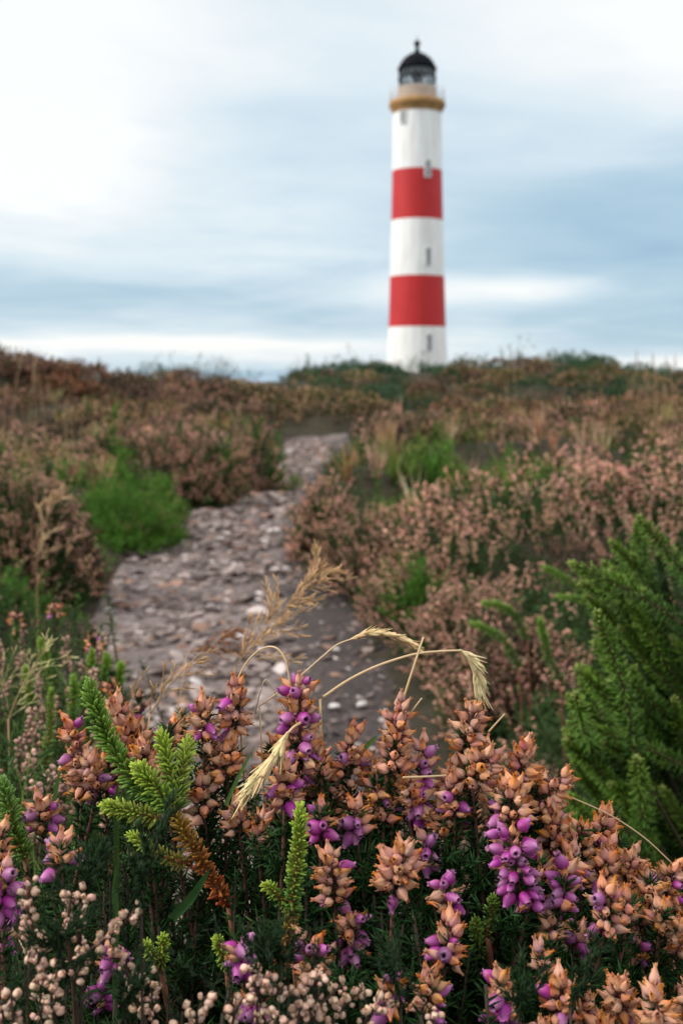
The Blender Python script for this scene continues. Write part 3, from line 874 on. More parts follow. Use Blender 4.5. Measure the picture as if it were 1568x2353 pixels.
g = Geo()
n = 0
while n < 2500:
    x = RG.uniform(-0.42, 0.50); y = RG.uniform(0.35, 0.63)
    tz = float(canopy_z(x, y)) - RG.uniform(0, 0.05)
    # keep the shoot tips under the flower heads, off the lens
    if y < 0.40 and tz > EYE - 0.50 * y - 0.01:
        tz = EYE - 0.52 * y - 0.01 - RG.uniform(0, 0.03)
    gz = float(ground_z(x, y))
    b = np.array([x + RG.normal(0, .012), y + RG.normal(0, .012), max(gz, tz - 0.16)]); e = np.array([x, y, tz])
    c = curve([b, (b + e) / 2 + RG.normal(0, .006, 3), e], 10)
    leaf_pick = RG.random()  # random leaf colour: mostly dark green, some fresher green, a few brown
    col = (0.017, 0.050, 0.014) if leaf_pick < .72 else ((0.036, 0.095, 0.022) if leaf_pick < .93 else (0.07, 0.05, 0.022))
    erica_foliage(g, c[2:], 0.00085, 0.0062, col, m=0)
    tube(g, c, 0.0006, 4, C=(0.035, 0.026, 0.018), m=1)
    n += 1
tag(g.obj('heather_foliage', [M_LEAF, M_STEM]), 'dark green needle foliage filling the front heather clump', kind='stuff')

# ------------------------------------------------------------------ crowberry shoots of the front clump
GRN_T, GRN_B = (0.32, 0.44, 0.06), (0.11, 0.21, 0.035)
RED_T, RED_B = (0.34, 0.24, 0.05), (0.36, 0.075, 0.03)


def px_curve(pts, n=24):
    return curve([P(*q) for q in pts], n)


def crowberry(name, label, shoots, foot, cat='crowberry', group=None):
    """shoots: (list of (px, py, Y) tip first, needle px, count, tip colour, base colour); foot: where the wood meets the ground"""
    fp = np.array([foot[0], foot[1], float(ground_z(foot[0], foot[1]))])
    th = thing(name, fp, label, cat, group)
    for pts, lpx, n, ct, cb in shoots:
        c = px_curve(pts)
        g = Geo()
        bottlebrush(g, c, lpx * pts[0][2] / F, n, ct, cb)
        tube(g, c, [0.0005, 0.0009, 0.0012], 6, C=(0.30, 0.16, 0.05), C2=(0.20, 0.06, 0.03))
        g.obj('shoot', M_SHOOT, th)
    last = P(*shoots[0][0][-1])
    g = Geo(); tube(g, curve([last, last * 0.45 + fp * 0.55 + np.array([0.006, 0, 0.01]), fp], 12), [0.0011, 0.0016], 7, C=(0.20, 0.07, 0.04), C2=(0.10, 0.05, 0.035))
    g.obj('stem', M_STEM, th)
    return th


DG_T, DG_B = (0.15, 0.27, 0.045), (0.085, 0.17, 0.035)
crowberry('crowberry_sprig', 'branching crowberry with bright green shoots and a rust-red lower stem', [
    ([(395, 1850, .43), (420, 1910, .43), (455, 1960, .432), (480, 2010, .435), (525, 2080, .44)], 30, 150, RED_T, RED_B),
    ([(207, 1582, .44), (228, 1650, .44), (262, 1720, .438), (318, 1800, .434), (396, 1862, .43)], 34, 250, DG_T, GRN_B),
    ([(372, 1692, .44), (384, 1740, .438), (398, 1800, .435), (402, 1856, .43)], 28, 130, GRN_T, GRN_B),
    ([(432, 1708, .445), (424, 1750, .44), (414, 1810, .435), (405, 1860, .43)], 28, 120, GRN_T, (0.12, 0.15, 0.04)),
    ([(322, 1770, .43), (345, 1795, .43), (375, 1830, .43), (404, 1870, .43)], 32, 130, GRN_T, GRN_B),
    ([(246, 1852, .425), (285, 1862, .426), (335, 1872, .428), (398, 1884, .43)], 27, 140, GRN_T, (0.14, 0.15, 0.04)),
    ([(306, 1922, .42), (340, 1945, .422), (385, 1970, .426), (440, 1985, .432)], 24, 110, GRN_T, (0.20, 0.13, 0.04)),
], (-0.035, 0.46))
crowberry('crowberry_shoot', 'upright green crowberry shoot turning red at its foot, in the middle of the dark foliage', [
    ([(690, 1862, .40), (686, 1940, .40), (676, 2020, .402), (668, 2100, .405)], 27, 210, GRN_T, (0.09, 0.19, 0.04)),
    ([(668, 2098, .405), (662, 2140, .406), (652, 2190, .41), (645, 2240, .415)], 26, 80, (0.20, 0.20, 0.04), RED_B),
    ([(613, 2035, .405), (632, 2050, .406), (655, 2075, .407)], 20, 60, GRN_T, GRN_B),
], (-0.02, 0.43))
crowberry('crowberry_shoot', 'green crowberry shoot cut by the left edge above the purple fringe', [
    ([(10, 1806, .44), (22, 1860, .44), (36, 1920, .44), (60, 1970, .44)], 30, 150, (0.15, 0.28, 0.07), GRN_B)], (-0.125, 0.46))
crowberry('crowberry_shoot', 'two bright green crowberry tips between heather heads right of the middle', [
    ([(1132, 2066, .425), (1128, 2100, .427), (1120, 2150, .43)], 22, 70, (0.20, 0.32, 0.06), (0.06, 0.13, 0.03)),
    ([(1092, 2118, .42), (1094, 2150, .422), (1100, 2190, .43)], 22, 70, (0.20, 0.32, 0.06), (0.06, 0.13, 0.03))], (0.06, 0.45))
crowberry('crowberry_shoot', 'small bright green crowberry rosette in the black hollow, lower left', [
    ([(375, 2155, .40), (374, 2180, .402), (370, 2220, .41)], 20, 60, GRN_T, GRN_B),
    ([(338, 2172, .40), (348, 2190, .402), (366, 2225, .41)], 20, 50, GRN_T, GRN_B)], (-0.06, 0.44))
crowberry('crowberry_shoot', 'small bright green crowberry tip beside the dark purple bells, lower middle', [
    ([(500, 2160, .39), (508, 2185, .392), (522, 2225, .40)], 20, 60, GRN_T, GRN_B)], (-0.04, 0.42))

# ------------------------------------------------------------------ ling spikes (pale round buds), nearest the lens
def bead_proto():
    g = Geo()
    a = np.arange(8) / 8 * 2 * math.pi
    V, C = [], []
    for z_, r_ in ((0.0, 0.1), (0.12, 0.30), (0.4, 0.44), (0.72, 0.42), (1.0, 0.27), (1.05, 0.13), (0.75, 0.09)):
        for k, q in enumerate(a):
            w = 1 + (0.05 + 0.28 * z_ * z_) * math.cos(4 * q)
            V.append((math.cos(q) * r_ * w, math.sin(q) * r_ * w, z_)); C.append((0.5, 0.36, 0.27) if z_ < .1 else (0.85, 0.72, 0.66) if z_ < .3 else (1, 1, 1) if z_ < 0.8 else ((0.85, 0.7, 0.6) if r_ > .2 else (0.3, 0.2, 0.16)))
    n = 7
    g.add(V, Q=[(i_ * 8 + j_, i_ * 8 + (j_ + 1) % 8, (i_ + 1) * 8 + (j_ + 1) % 8, (i_ + 1) * 8 + j_) for i_ in range(n - 1) for j_ in range(8)], C=C)
    return g.flat()


BEAD = bead_proto()


def ling(pts, label, nb=1.0, bead=0.0021, col=(0.76, 0.52, 0.40), name='ling_sprig', group='pale ling sprigs along the bottom edge', leafy=(0.030, 0.052, 0.026)):
    c = px_curve(pts, 30)
    rx, ry = c[-1][0] + RG.uniform(-.01, .01), c[-1][1] + 0.02
    root = np.array([rx, ry, float(ground_z(rx, ry))])
    th = thing(name, root, label, 'heather', group)
    g = Geo(); tube(g, np.vstack([c[:-1], curve([c[-1], (c[-1] + root) / 2 + [0.004, 0, 0], root], 8)]), [0.0003, 0.00055], 5, C=(0.07, 0.045, 0.032)); g.obj('stem', M_STEM, th)
    L = np.linalg.norm(np.diff(c, axis=0), axis=1).sum()
    n = int(L / 0.00090 * nb)
    u = np.linspace(0, len(c) - 1.01, n) + RG.normal(0, 0.2, n); u = np.clip(u, 0, len(c) - 1.01); i0 = u.astype(int); f_ = (u - i0)[:, None]
    pos = c[i0] * (1 - f_) + c[i0 + 1] * f_
    D = rnd_dirs(n, -tangents(c)[i0], 45, 95)
    s_ = bead * RG.uniform(0.65, 1.3, n)
    g = Geo(); g.scatter(BEAD, frames(D) * s_[:, None, None], pos + D * 0.0010, jit(n, col, 0.25, 0.07)); g.obj('buds', M_LING, th)
    g = Geo(); erica_foliage(g, c, 0.0022, 0.0030, leafy, 20, 60)
    for q in range(3):
        b = c[RG.integers(8, 29)]; e = b + np.array([RG.normal(0, .012), RG.normal(0, .006), RG.uniform(.01, .028)])
        erica_foliage(g, curve([b, e], 5), 0.0006, 0.0024, leafy, 10, 45)
    g.obj('foliage', M_LEAF, th)
    return th


LING = [
 ([(72, 2030, .335), (62, 2080, .335), (75, 2130, .335), (60, 2200, .34)], 'ling spike with pale buds just below the large purple head at the left edge'),
 ([(98, 2150, .33), (88, 2210, .33), (95, 2270, .335), (90, 2352, .34)], 'thick ling spike of pale buds, second from the left edge'),
 ([(130, 2230, .325), (118, 2290, .325), (128, 2360, .33)], 'thick ling spike of pale buds rising from the bottom edge, left'),
 ([(195, 2050, .345), (182, 2100, .345), (180, 2160, .35), (165, 2220, .35)], 'loose ling spike with pink open buds under the left purple fringe'),
 ([(165, 2055, .345), (158, 2110, .345), (160, 2170, .35)], 'short ling spike left of the loose pink one'),
 ([(312, 2085, .34), (285, 2120, .34), (245, 2155, .342), (200, 2190, .345), (170, 2250, .35)], 'ling spike leaning right with a straight row of pale buds'),
 ([(268, 2190, .345), (295, 2235, .345), (312, 2290, .35), (335, 2345, .35)], 'thin ling spike curving down to the bottom edge beside black shade'),
 ([(342, 2240, .35), (350, 2290, .35), (350, 2340, .355)], 'sparse ling tip right of the thin curving spike'),
 ([(25, 2280, .32), (30, 2330, .32), (40, 2380, .325)], 'blurred ling spike in the bottom left corner'),
 ([(5, 2300, .32), (10, 2360, .325)], 'very blurred ling buds in the bottom left corner, cut by the edge'),
 ([(575, 2215, .335), (585, 2260, .335), (600, 2310, .34), (610, 2370, .345)], 'ling spike at the left of the massed buds, topmost of them'),
 ([(605, 2240, .335), (650, 2275, .335), (690, 2300, .338), (730, 2350, .34)], 'ling spike leaning left inside the massed buds'),
 ([(735, 2240, .335), (705, 2275, .335), (690, 2320, .338), (680, 2380, .34)], 'ling spike rising at the centre of the massed buds'),
 ([(785, 2262, .34), (755, 2290, .34), (720, 2325, .342), (700, 2380, .345)], 'ling spike right of the centre of the massed buds'),
 ([(832, 2275, .34), (800, 2300, .34), (770, 2340, .342), (750, 2390, .345)], 'ling spike leaning right near the end of the massed buds'),
 ([(885, 2300, .335), (850, 2325, .335), (830, 2370, .34)], 'ling tip ending the massed buds on the right'),
 ([(560, 2290, .33), (540, 2325, .33), (530, 2380, .335)], 'ling tip at the bottom edge left of the massed buds'),
 ([(470, 2290, .33), (455, 2325, .33), (450, 2380, .335)], 'ling tip at the bottom edge beside the black shade'),
 ([(420, 2325, .33), (415, 2360, .33)], 'small ling tip on the bottom edge'),
 ([(640, 2320, .32), (630, 2380, .32)], 'nearest blurred ling buds in front of the massed ones'),
 ([(1000, 2312, .34), (995, 2360, .34)], 'few pale ling buds alone at the bottom edge, right of the middle'),
]
for a in LING:
    ling(*a)


def ling_leaf(pts, label, col=(0.024, 0.050, 0.020)):
    c = px_curve(pts, 20)
    root = np.array([c[-1][0], c[-1][1] + .01, float(ground_z(c[-1][0], c[-1][1] + .01))])
    th = thing('ling_shoot', root, label, 'heather', 'blurred leafy ling shoots near the lens')
    g = Geo(); tube(g, np.vstack([c[:-1], curve([c[-1], root], 6)]), [0.0003, 0.0005], 5, C=(0.05, 0.036, 0.026)); g.obj('stem', M_STEM, th)
    g = Geo(); erica_foliage(g, c, 0.00025, 0.0042, col, 20, 50)
    for q in range(9):
        k = RG.integers(4, 19); b = c[k]; tg = -tangents(c)[k]
        e = b + tg * RG.uniform(.006, .012) + np.array([RG.normal(0, .005), RG.normal(0, .005), 0])
        erica_foliage(g, curve([b, e], 4), 0.0003, 0.0038, col, 10, 45)
    g.obj('foliage', M_LEAF, th)


ling_leaf([(375, 1870, .345), (355, 1950, .34), (330, 2010, .34), (325, 2080, .34)], 'tall blurred grey-green ling shoot in front of the branching crowberry')
ling_leaf([(205, 2005, .35), (195, 2040, .35), (185, 2080, .35)], 'grey-green ling tip under the left purple fringe')
ling_leaf([(615, 2170, .34), (600, 2230, .34), (590, 2290, .34)], 'grey-green ling tips in front of the dark purple bells')
ling_leaf([(640, 2180, .345), (640, 2240, .345)], 'short ling tip behind the massed buds')
ling_leaf([(125, 2110, .325), (140, 2180, .325), (150, 2250, .33)], 'dark ling shoot crossing the left pale spikes')
ling_leaf([(300, 2270, .33), (290, 2330, .33)], 'grey-green ling tip at the bottom edge, left')
ling_leaf([(870, 2190, .35), (905, 2240, .35), (920, 2300, .35)], 'grey-green ling shoot before the low purple cluster')
ling_leaf([(1360, 2190, .36), (1340, 2250, .36), (1310, 2310, .36)], 'brownish ling shoot leaning over the low right heads')
ling_leaf([(1200, 2270, .345), (1190, 2330, .345)], 'grey-green ling tip near the bottom edge on the right')

# ------------------------------------------------------------------ straws, ears and blades
STRAW, STRAW2 = (0.60, 0.42, 0.22), (0.76, 0.57, 0.35)


def straw(pts, label, r=0.00032, name='straw_stem', head=None, cat='grass', extend=None, col=STRAW, group=None):
    """a dry stem through pixels (px, py, Y); head: pixels of the ear"""
    c = px_curve(pts, 40)
    at = c[0]
    if extend is not None:
        q = np.array([extend[0], extend[1], float(ground_z(*extend))])
        c = np.vstack([curve([q, (q + c[0]) / 2 + [0.003, 0, 0.01], c[0]], 14)[:-1], c]); at = q
    th = thing(name, at, label, cat, group)
    g = Geo(); tube(g, c, [r * 1.4, r], 6, C=col, C2=STRAW2); g.obj('stem', M_STRAW, th)
    if head:
        hp, n, ll, sp, hcol = head
        h = px_curve(hp, 20)
        g = Geo()
        u = np.linspace(0, 18.9, n); i0 = u.astype(int); f_ = (u - i0)[:, None]
        pos = h[i0] * (1 - f_) + h[i0 + 1] * f_
        D = rnd_dirs(n, tangents(h)[i0], 4, sp)
        k = np.interp(u / 19, [0, .3, .8, 1], [.7, 1, 1, .7])
        SX = frames(D) * (ll * k * RG.uniform(.8, 1.2, n))[:, None, None]; SX[:, :, :2] *= 1.35
        g.scatter(NEEDLE, SX, pos, jit(n, hcol, 0.22, 0.06))
        SX2 = frames(rnd_dirs(n, tangents(h)[i0], 4, sp + 6)) * (ll * 1.5 * RG.uniform(.7, 1.2, n))[:, None, None]; SX2[:, :, :2] *= 0.18
        g.scatter(NEEDLE, SX2, pos, jit(n, hcol, 0.2, 0.06))
        tube(g, h, r * .8, 5, C=hcol)
        g.obj('ear', M_STRAW, th)
    return th


EAR = (0.88, 0.66, 0.41)
straw([(545, 1560, .46), (568, 1520, .46), (598, 1492, .458), (628, 1486, .455), (650, 1505, .453), (662, 1545, .452), (667, 1600, .452)], 'straw bent over in a round hoop between two heather spikes', 0.00034, extend=(-0.035, 0.47))
straw([(596, 1622, .455), (680, 1560, .46), (740, 1508, .465), (775, 1480, .47), (812, 1466, .472)], 'thin straw with a frayed narrow ear, arching right above the tallest spike', 0.00026,
      head=([(800, 1470, .472), (840, 1457, .475), (880, 1456, .478), (925, 1468, .48), (942, 1478, .48)], 60, 0.0055, 17, EAR), extend=(-0.03, 0.47))
straw([(735, 1606, .46), (800, 1562, .465), (870, 1528, .47), (950, 1503, .475), (1010, 1496, .48), (1058, 1494, .483)], 'long arched straw carrying a hanging plump ear on the right', 0.00045,
      head=([(1056, 1492, .483), (1078, 1512, .484), (1092, 1545, .485), (1101, 1582, .485)], 120, 0.0064, 24, (0.90, 0.74, 0.50)), extend=(-0.01, 0.48))
straw([(918, 1630, .46), (945, 1545, .462), (972, 1463, .465)], 'single straight straw standing up behind the pointed central spike', 0.0004, col=(0.55, 0.36, 0.12), extend=(0.025, 0.48))
straw([(690, 1660, .44), (672, 1672, .435), (655, 1692, .43)], 'pale awned ear hanging down left of the tallest spike', 0.0004,
      head=([(662, 1680, .43), (640, 1722, .428), (610, 1765, .426), (570, 1815, .424)], 80, 0.0075, 20, (0.86, 0.68, 0.43)), name='grass_ear')
straw([(1270, 1815, .45), (1312, 1832, .45), (1400, 1872, .45), (1480, 1925, .45), (1550, 1990, .45), (1600, 2030, .45)], 'long thin straw sloping down over the right side of the clump', 0.00022)
straw([(925, 1786, .428), (975, 1784, .432), (1025, 1781, .44)], 'short level straw lying across the tan heather', 0.00035)
straw([(935, 1648, .45), (952, 1625, .448), (968, 1604, .446)], 'pale straw stub at the shoulder of the pointed central spike', 0.0003)
straw([(1122, 1680, .445), (1140, 1660, .443), (1158, 1640, .441)], 'pale straw stub at the shoulder of the tall thick tan spike', 0.0003)
straw([(586, 1640, .455), (598, 1590, .455), (612, 1562, .456), (640, 1608, .456), (655, 1640, .456)], 'fine straw folded to a sharp tent between the hoop and the tallest spike', 0.0002, col=(0.36, 0.27, 0.18))
straw([(0, 2085, .41), (40, 2150, .405), (65, 2200, .40)], 'thin straw in the left heather', 0.0002)


def blade(pts, w, label, col=(0.10, 0.19, 0.05), foot=True):
    c = px_curve(pts, 24)
    if foot:
        q = c[0].copy(); q[2] = float(ground_z(q[0], q[1])); c = np.vstack([curve([q, c[0]], 6)[:-1], c])
    t = tangents(c); side = np.cross(t, [0.25, -1, 0.2]); side /= np.linalg.norm(side, axis=1, keepdims=True)
    nrm = np.cross(side, t)
    ww = np.interp(np.linspace(0, 1, len(c)), [0, .5, .85, 1], [w, w, w * .6, w * .05])[:, None] / 2
    V = np.concatenate([c - side * ww + nrm * ww * .3, c - nrm * ww * .15, c + side * ww + nrm * ww * .3]); n = len(c)
    Q = [(i_, i_ + 1, n + i_ + 1, n + i_) for i_ in range(n - 1)] + [(n + i_, n + i_ + 1, 2 * n + i_ + 1, 2 * n + i_) for i_ in range(n - 1)]
    o = Geo().add(V, Q=Q, C=np.array(col)).obj('grass_stalk', M_LEAF)
    tag(o, label, 'grass', 'single green grass blades in the front clump', 'thing')


blade([(518, 1850, .44), (545, 1790, .442), (584, 1716, .445)], 0.0016, 'slanting green grass blade left of the hanging ear', (0.10, 0.19, 0.05), False)
blade([(650, 1848, .44), (668, 1832, .44), (690, 1815, .44)], 0.0022, 'short green blade under the round heather head', (0.10, 0.19, 0.05), False)
blade([(838, 1718, .45), (850, 1705, .45), (866, 1690, .45)], 0.0018, 'small green blade tip left of the one long purple bell', (0.10, 0.19, 0.05), False)
blade([(268, 1900, .445), (268, 1850, .445), (272, 1790, .447)], 0.0022, 'broad upright blade behind the branching crowberry', (0.06, 0.11, 0.025))
blade([(395, 2110, .40), (440, 2060, .398), (482, 1995, .396)], 0.0032, 'dark curved blade right of the crowberry rosette', (0.04, 0.10, 0.03), False)
blade([(265, 2090, .40), (264, 2040, .40), (268, 1990, .40)], 0.0020, 'upright green blade beside the tall blurred ling shoot', (0.05, 0.11, 0.025))
blade([(120, 1880, .47), (130, 1810, .47), (142, 1760, .47)], 0.002, 'green blade under the free-standing left spike', (0.12, 0.22, 0.06))

# ------------------------------------------------------------------ feathery grass behind the clump
def panicle(pts, label, nb, bl, spike, col, foot, r=0.0006, ns=(10, 18), wd=.5, name='feathery_grass', up=(0, 0, 1), group=None):
    c = px_curve(pts, 40)
    q = np.array([foot[0], foot[1], float(ground_z(*foot))])
    th = thing(name, q, label, 'grass', group)
    full = np.vstack([curve([q, (q + c[0]) / 2 + [0, 0.01, 0.01], c[0]], 12)[:-1], c])
    g = Geo(); tube(g, full, [r, r * .4], 5, C=(0.42, 0.27, 0.13), C2=(0.50, 0.34, 0.18)); g.obj('stem', M_STRAW, th)
    g = Geo()
    for k in range(nb):
        u = k / nb; i0 = int(u * 38); b = c[i0]; tg = tangents(c)[i0]
        d = rnd_dirs(1, tg, 18, 50)[0]
        L = bl * (1 - 0.7 * u) * RG.uniform(.6, 1.1)
        e = b + d * L + np.array([0, 0, -0.12 * L])
        br = curve([b, b + d * L * .5, e], 8)
        tube(g, br, r * .3, 4, C=col)
        n = int(RG.integers(*ns)); idx = RG.integers(1, 8, n)
        D = rnd_dirs(n, d, 5, 40)
        SX = frames(D) * (spike * RG.uniform(.7, 1.3, n))[:, None, None]; SX[:, :, :2] *= wd
        g.scatter(NEEDLE, SX, br[idx], jit(n, col, .3, .08))
    g.obj('panicle', M_STRAW, th)


panicle([(540, 1530, .80), (590, 1470, .80), (640, 1410, .80), (700, 1350, .80), (752, 1305, .80)], 'large feathery tan grass plume leaning right over the path', 34, 0.055, 0.0085, (0.66, 0.43, 0.27), (-0.11, 0.72), 0.0006, (9, 16), .42)
panicle([(430, 1500, .95), (490, 1480, .95), (545, 1440, .95)], 'small rusty grass plume left of the large feathery one', 16, 0.035, 0.006, (0.34, 0.15, 0.07), (-0.20, 0.85), 0.0005, (12, 18), .5)
panicle([(345, 1640, .66), (385, 1580, .66), (430, 1530, .66), (465, 1495, .66)], 'thin rusty grass spray behind the left heather spikes', 10, 0.024, 0.0055, (0.58, 0.36, 0.20), (-0.13, 0.60), 0.0006, (5, 9), .6)
panicle([(290, 1660, .70), (310, 1590, .70), (325, 1540, .70)], 'faint tan grass spray left of the rusty one', 7, 0.02, 0.005, (0.5, 0.33, 0.2), (-0.14, 0.62), 0.0004, (2, 5), .45)
panicle([(375, 1700, .58), (410, 1670, .58), (445, 1640, .58)], 'low straw spray lying over the pinkish heather cluster', 8, 0.018, 0.0045, (0.48, 0.32, 0.18), (-0.10, 0.55), 0.0005)
panicle([(20, 1650, .80), (45, 1590, .80), (85, 1520, .80), (110, 1490, .80)], 'loose yellow-green grass panicle on the left edge', 14, 0.045, 0.0062, (0.56, 0.50, 0.28), (-0.22, 0.75), 0.0006, (4, 7), .6)
panicle([(-10, 1600, .82), (20, 1560, .82), (60, 1500, .82)], 'second yellow-green grass panicle, cut by the left edge', 9, 0.04, 0.006, (0.50, 0.44, 0.24), (-0.24, 0.78), 0.0004, (2, 5), .45)
panicle([(85, 1290, 1.9), (95, 1230, 1.9), (120, 1165, 1.9), (135, 1145, 1.9)], 'pale curled grass plume in front of the brown bush on the left', 16, 0.06, 0.014, (0.70, 0.50, 0.35), (-0.51, 1.9), 0.0010, (7, 12), .45)

# ------------------------------------------------------------------ green conifer-like heath on the right
def shoot_mesh(seed, L, ll, n, ct, cb):
    st = RG.bit_generator.state
    c = curve([(0.0, 0, L), (0.02 * L * math.sin(seed), 0.03 * L, L * .5), (0, 0, 0)], 20)
    g = Geo(); bottlebrush(g, c, ll, n, ct, cb, lo=30, hi=66, tipshrink=.7, wide=0.60)
    tipc = curve([c[0] + [0, 0, ll * .25], c[1] * .7 + c[0] * .3], 4); bottlebrush(g, tipc, ll * .5, 12, (0.34, 0.40, 0.15), (0.28, 0.34, 0.11), lo=25, hi=45, wide=1.1)
    tube(g, c, [0.0008, 0.0018], 5, C=(0.16, 0.10, 0.05), C2=(0.12, 0.06, 0.04))
    return g


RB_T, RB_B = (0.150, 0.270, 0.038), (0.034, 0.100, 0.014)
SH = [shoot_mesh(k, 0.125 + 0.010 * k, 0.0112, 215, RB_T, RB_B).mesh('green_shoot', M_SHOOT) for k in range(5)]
bf = np.array([0.47, 1.16, float(ground_z(0.47, 1.16))])
gb = thing('heath_bush', bf, 'dense green needle bush with upright pale-tipped shoots at the right edge', 'bush')
EDG = ([1150, 1200, 1240, 1310, 1380, 1450, 1600, 1750, 1900, 2050, 2200], [1560, 1450, 1395, 1300, 1345, 1370, 1300, 1292, 1290, 1330, 1420])
g = Geo()
nsh = 0
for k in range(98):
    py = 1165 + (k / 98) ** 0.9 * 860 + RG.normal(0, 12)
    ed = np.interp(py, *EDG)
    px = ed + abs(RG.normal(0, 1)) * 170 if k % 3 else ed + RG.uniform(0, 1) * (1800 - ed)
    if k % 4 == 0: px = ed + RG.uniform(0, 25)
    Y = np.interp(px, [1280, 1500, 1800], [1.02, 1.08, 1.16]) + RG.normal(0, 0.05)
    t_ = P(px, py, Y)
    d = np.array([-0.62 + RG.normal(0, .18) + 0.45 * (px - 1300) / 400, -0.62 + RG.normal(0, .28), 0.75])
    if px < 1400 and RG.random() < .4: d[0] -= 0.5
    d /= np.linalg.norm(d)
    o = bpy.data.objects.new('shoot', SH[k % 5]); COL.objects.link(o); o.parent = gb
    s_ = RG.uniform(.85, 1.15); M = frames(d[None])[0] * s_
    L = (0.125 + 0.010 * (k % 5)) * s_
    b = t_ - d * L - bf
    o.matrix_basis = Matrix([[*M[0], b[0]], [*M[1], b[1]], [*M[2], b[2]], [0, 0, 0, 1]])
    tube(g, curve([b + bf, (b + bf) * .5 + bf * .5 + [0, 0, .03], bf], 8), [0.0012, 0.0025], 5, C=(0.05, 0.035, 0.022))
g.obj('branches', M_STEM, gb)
g = Geo()
for k in range(420):      # inner shoots behind the outer ones, coloured dark as shade in the gaps
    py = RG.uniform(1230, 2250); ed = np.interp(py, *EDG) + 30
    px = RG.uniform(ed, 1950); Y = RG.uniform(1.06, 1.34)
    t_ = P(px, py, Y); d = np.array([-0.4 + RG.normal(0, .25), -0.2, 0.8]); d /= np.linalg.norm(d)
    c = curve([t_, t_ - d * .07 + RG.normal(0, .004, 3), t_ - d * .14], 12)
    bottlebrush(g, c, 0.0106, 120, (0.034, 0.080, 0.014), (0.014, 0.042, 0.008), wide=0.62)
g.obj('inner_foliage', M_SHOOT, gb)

# ------------------------------------------------------------------ sprigs for the middle distance
def heath_sprig(h, nsp, nfl, nlf, fs, ls, seed, grass=False):
    """a tuft along +z, height h. slot 0 leaves, slot 1 flowers. colours are factors"""
    g = Geo()
    for k in range(nsp):
        ph = RG.uniform(0, 6.28); lean = RG.uniform(.05, .45)
        top = np.array([math.cos(ph) * lean * h, math.sin(ph) * lean * h, h * RG.uniform(.75, 1.05)])
        c = curve([(0, 0, 0), top * .5 + [0, 0, .08 * h], top], 10)
        n = nlf
        i0 = RG.integers(1, 9, n); D = rnd_dirs(n, tangents(c)[i0], 20, 70)
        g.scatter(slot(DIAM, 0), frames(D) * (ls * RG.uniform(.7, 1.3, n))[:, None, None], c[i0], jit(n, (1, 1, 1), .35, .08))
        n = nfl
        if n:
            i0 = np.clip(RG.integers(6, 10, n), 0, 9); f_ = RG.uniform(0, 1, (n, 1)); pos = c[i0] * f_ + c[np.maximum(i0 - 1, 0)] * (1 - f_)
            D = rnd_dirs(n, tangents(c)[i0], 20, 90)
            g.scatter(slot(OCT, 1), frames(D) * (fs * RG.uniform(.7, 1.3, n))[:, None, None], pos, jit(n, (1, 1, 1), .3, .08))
    return g.flat()


def tuft(h, n, w):
    g = Geo()
    D = rnd_dirs(n, np.array([0, 0, 1.0]), 2, 32)
    SX = frames(D) * (h * RG.uniform(.55, 1.1, n))[:, None, None]; SX[:, :, :2] *= w
    g.scatter(slot(BLADE, 0), SX, RG.normal(0, .02, (n, 3)) * [1, 1, 0], jit(n, (1, 1, 1), .3, .1))
    return g.flat()


NEARS = [heath_sprig(0.19, 4, 13, 36, 0.0080, 0.015, k) for k in range(6)]
MIDS = [heath_sprig(0.22, 4, 10, 18, 0.0118, 0.024, k) for k in range(6)]
FARS = [heath_sprig(0.28, 4, 5, 7, 0.030, 0.045, k) for k in range(5)]
TUFTN = [tuft(0.22, 26, 0.30) for k in range(4)]
TUFTF = [tuft(0.32, 22, 0.6) for k in range(4)]
# kind: leaf colour, flower colour, share of plants in flower
KINDS = {
    'pink': ((0.032, 0.066, 0.016), (0.64, 0.335, 0.250), 0.68),
    'rose': ((0.040, 0.080, 0.020), (0.60, 0.290, 0.225), 0.72),
    'brown': ((0.040, 0.040, 0.018), (0.235, 0.125, 0.090), 0.8),
    'green': ((0.062, 0.145, 0.017), (0.30, 0.20, 0.11), 0.05),
    'lime': ((0.120, 0.160, 0.034), (0.30, 0.20, 0.11), 0.0),
    'rust': ((0.060, 0.046, 0.020), (0.27, 0.115, 0.060), 0.85),
    'gorse': ((0.026, 0.066, 0.028), (0.10, 0.12, 0.05), 0.12),
    'olive': ((0.075, 0.072, 0.024), (0.32, 0.190, 0.105), 0.6),
}


def split_slots(proto, tl, tf):
    """colour a sprig proto: leaf colour on slot 0, flower colour on slot 1"""
    V, C, T, Q, MT, MQ = proto
    isf = np.zeros(len(V), bool)
    if len(T): isf[T[MT == 1].ravel()] = True
    return (V, np.where(isf[:, None], C * np.array(tf), C * np.array(tl)), T, Q, np.zeros_like(MT), np.zeros_like(MQ))


def leaves_only(proto):
    V, C, T, Q, MT, MQ = proto
    keep = np.ones(len(V), bool)
    if len(T): keep[T[MT == 1].ravel()] = False
    idx = np.cumsum(keep) - 1
    Tk, Qk = T[MT == 0], Q[MQ == 0]
    return (V[keep], C[keep], idx[Tk] if len(Tk) else T[:0], idx[Qk] if len(Qk) else Q[:0], MT[MT == 0], MQ[MQ == 0])


def flowers_only(proto):
    V, C, T, Q, MT, MQ = proto
    keep = np.zeros(len(V), bool)
    if len(T): keep[T[MT == 1].ravel()] = True
    idx = np.cumsum(keep) - 1
    return (V[keep], C[keep], idx[T[MT == 1]], Q[:0], np.zeros((MT == 1).sum(), int), MQ[:0])


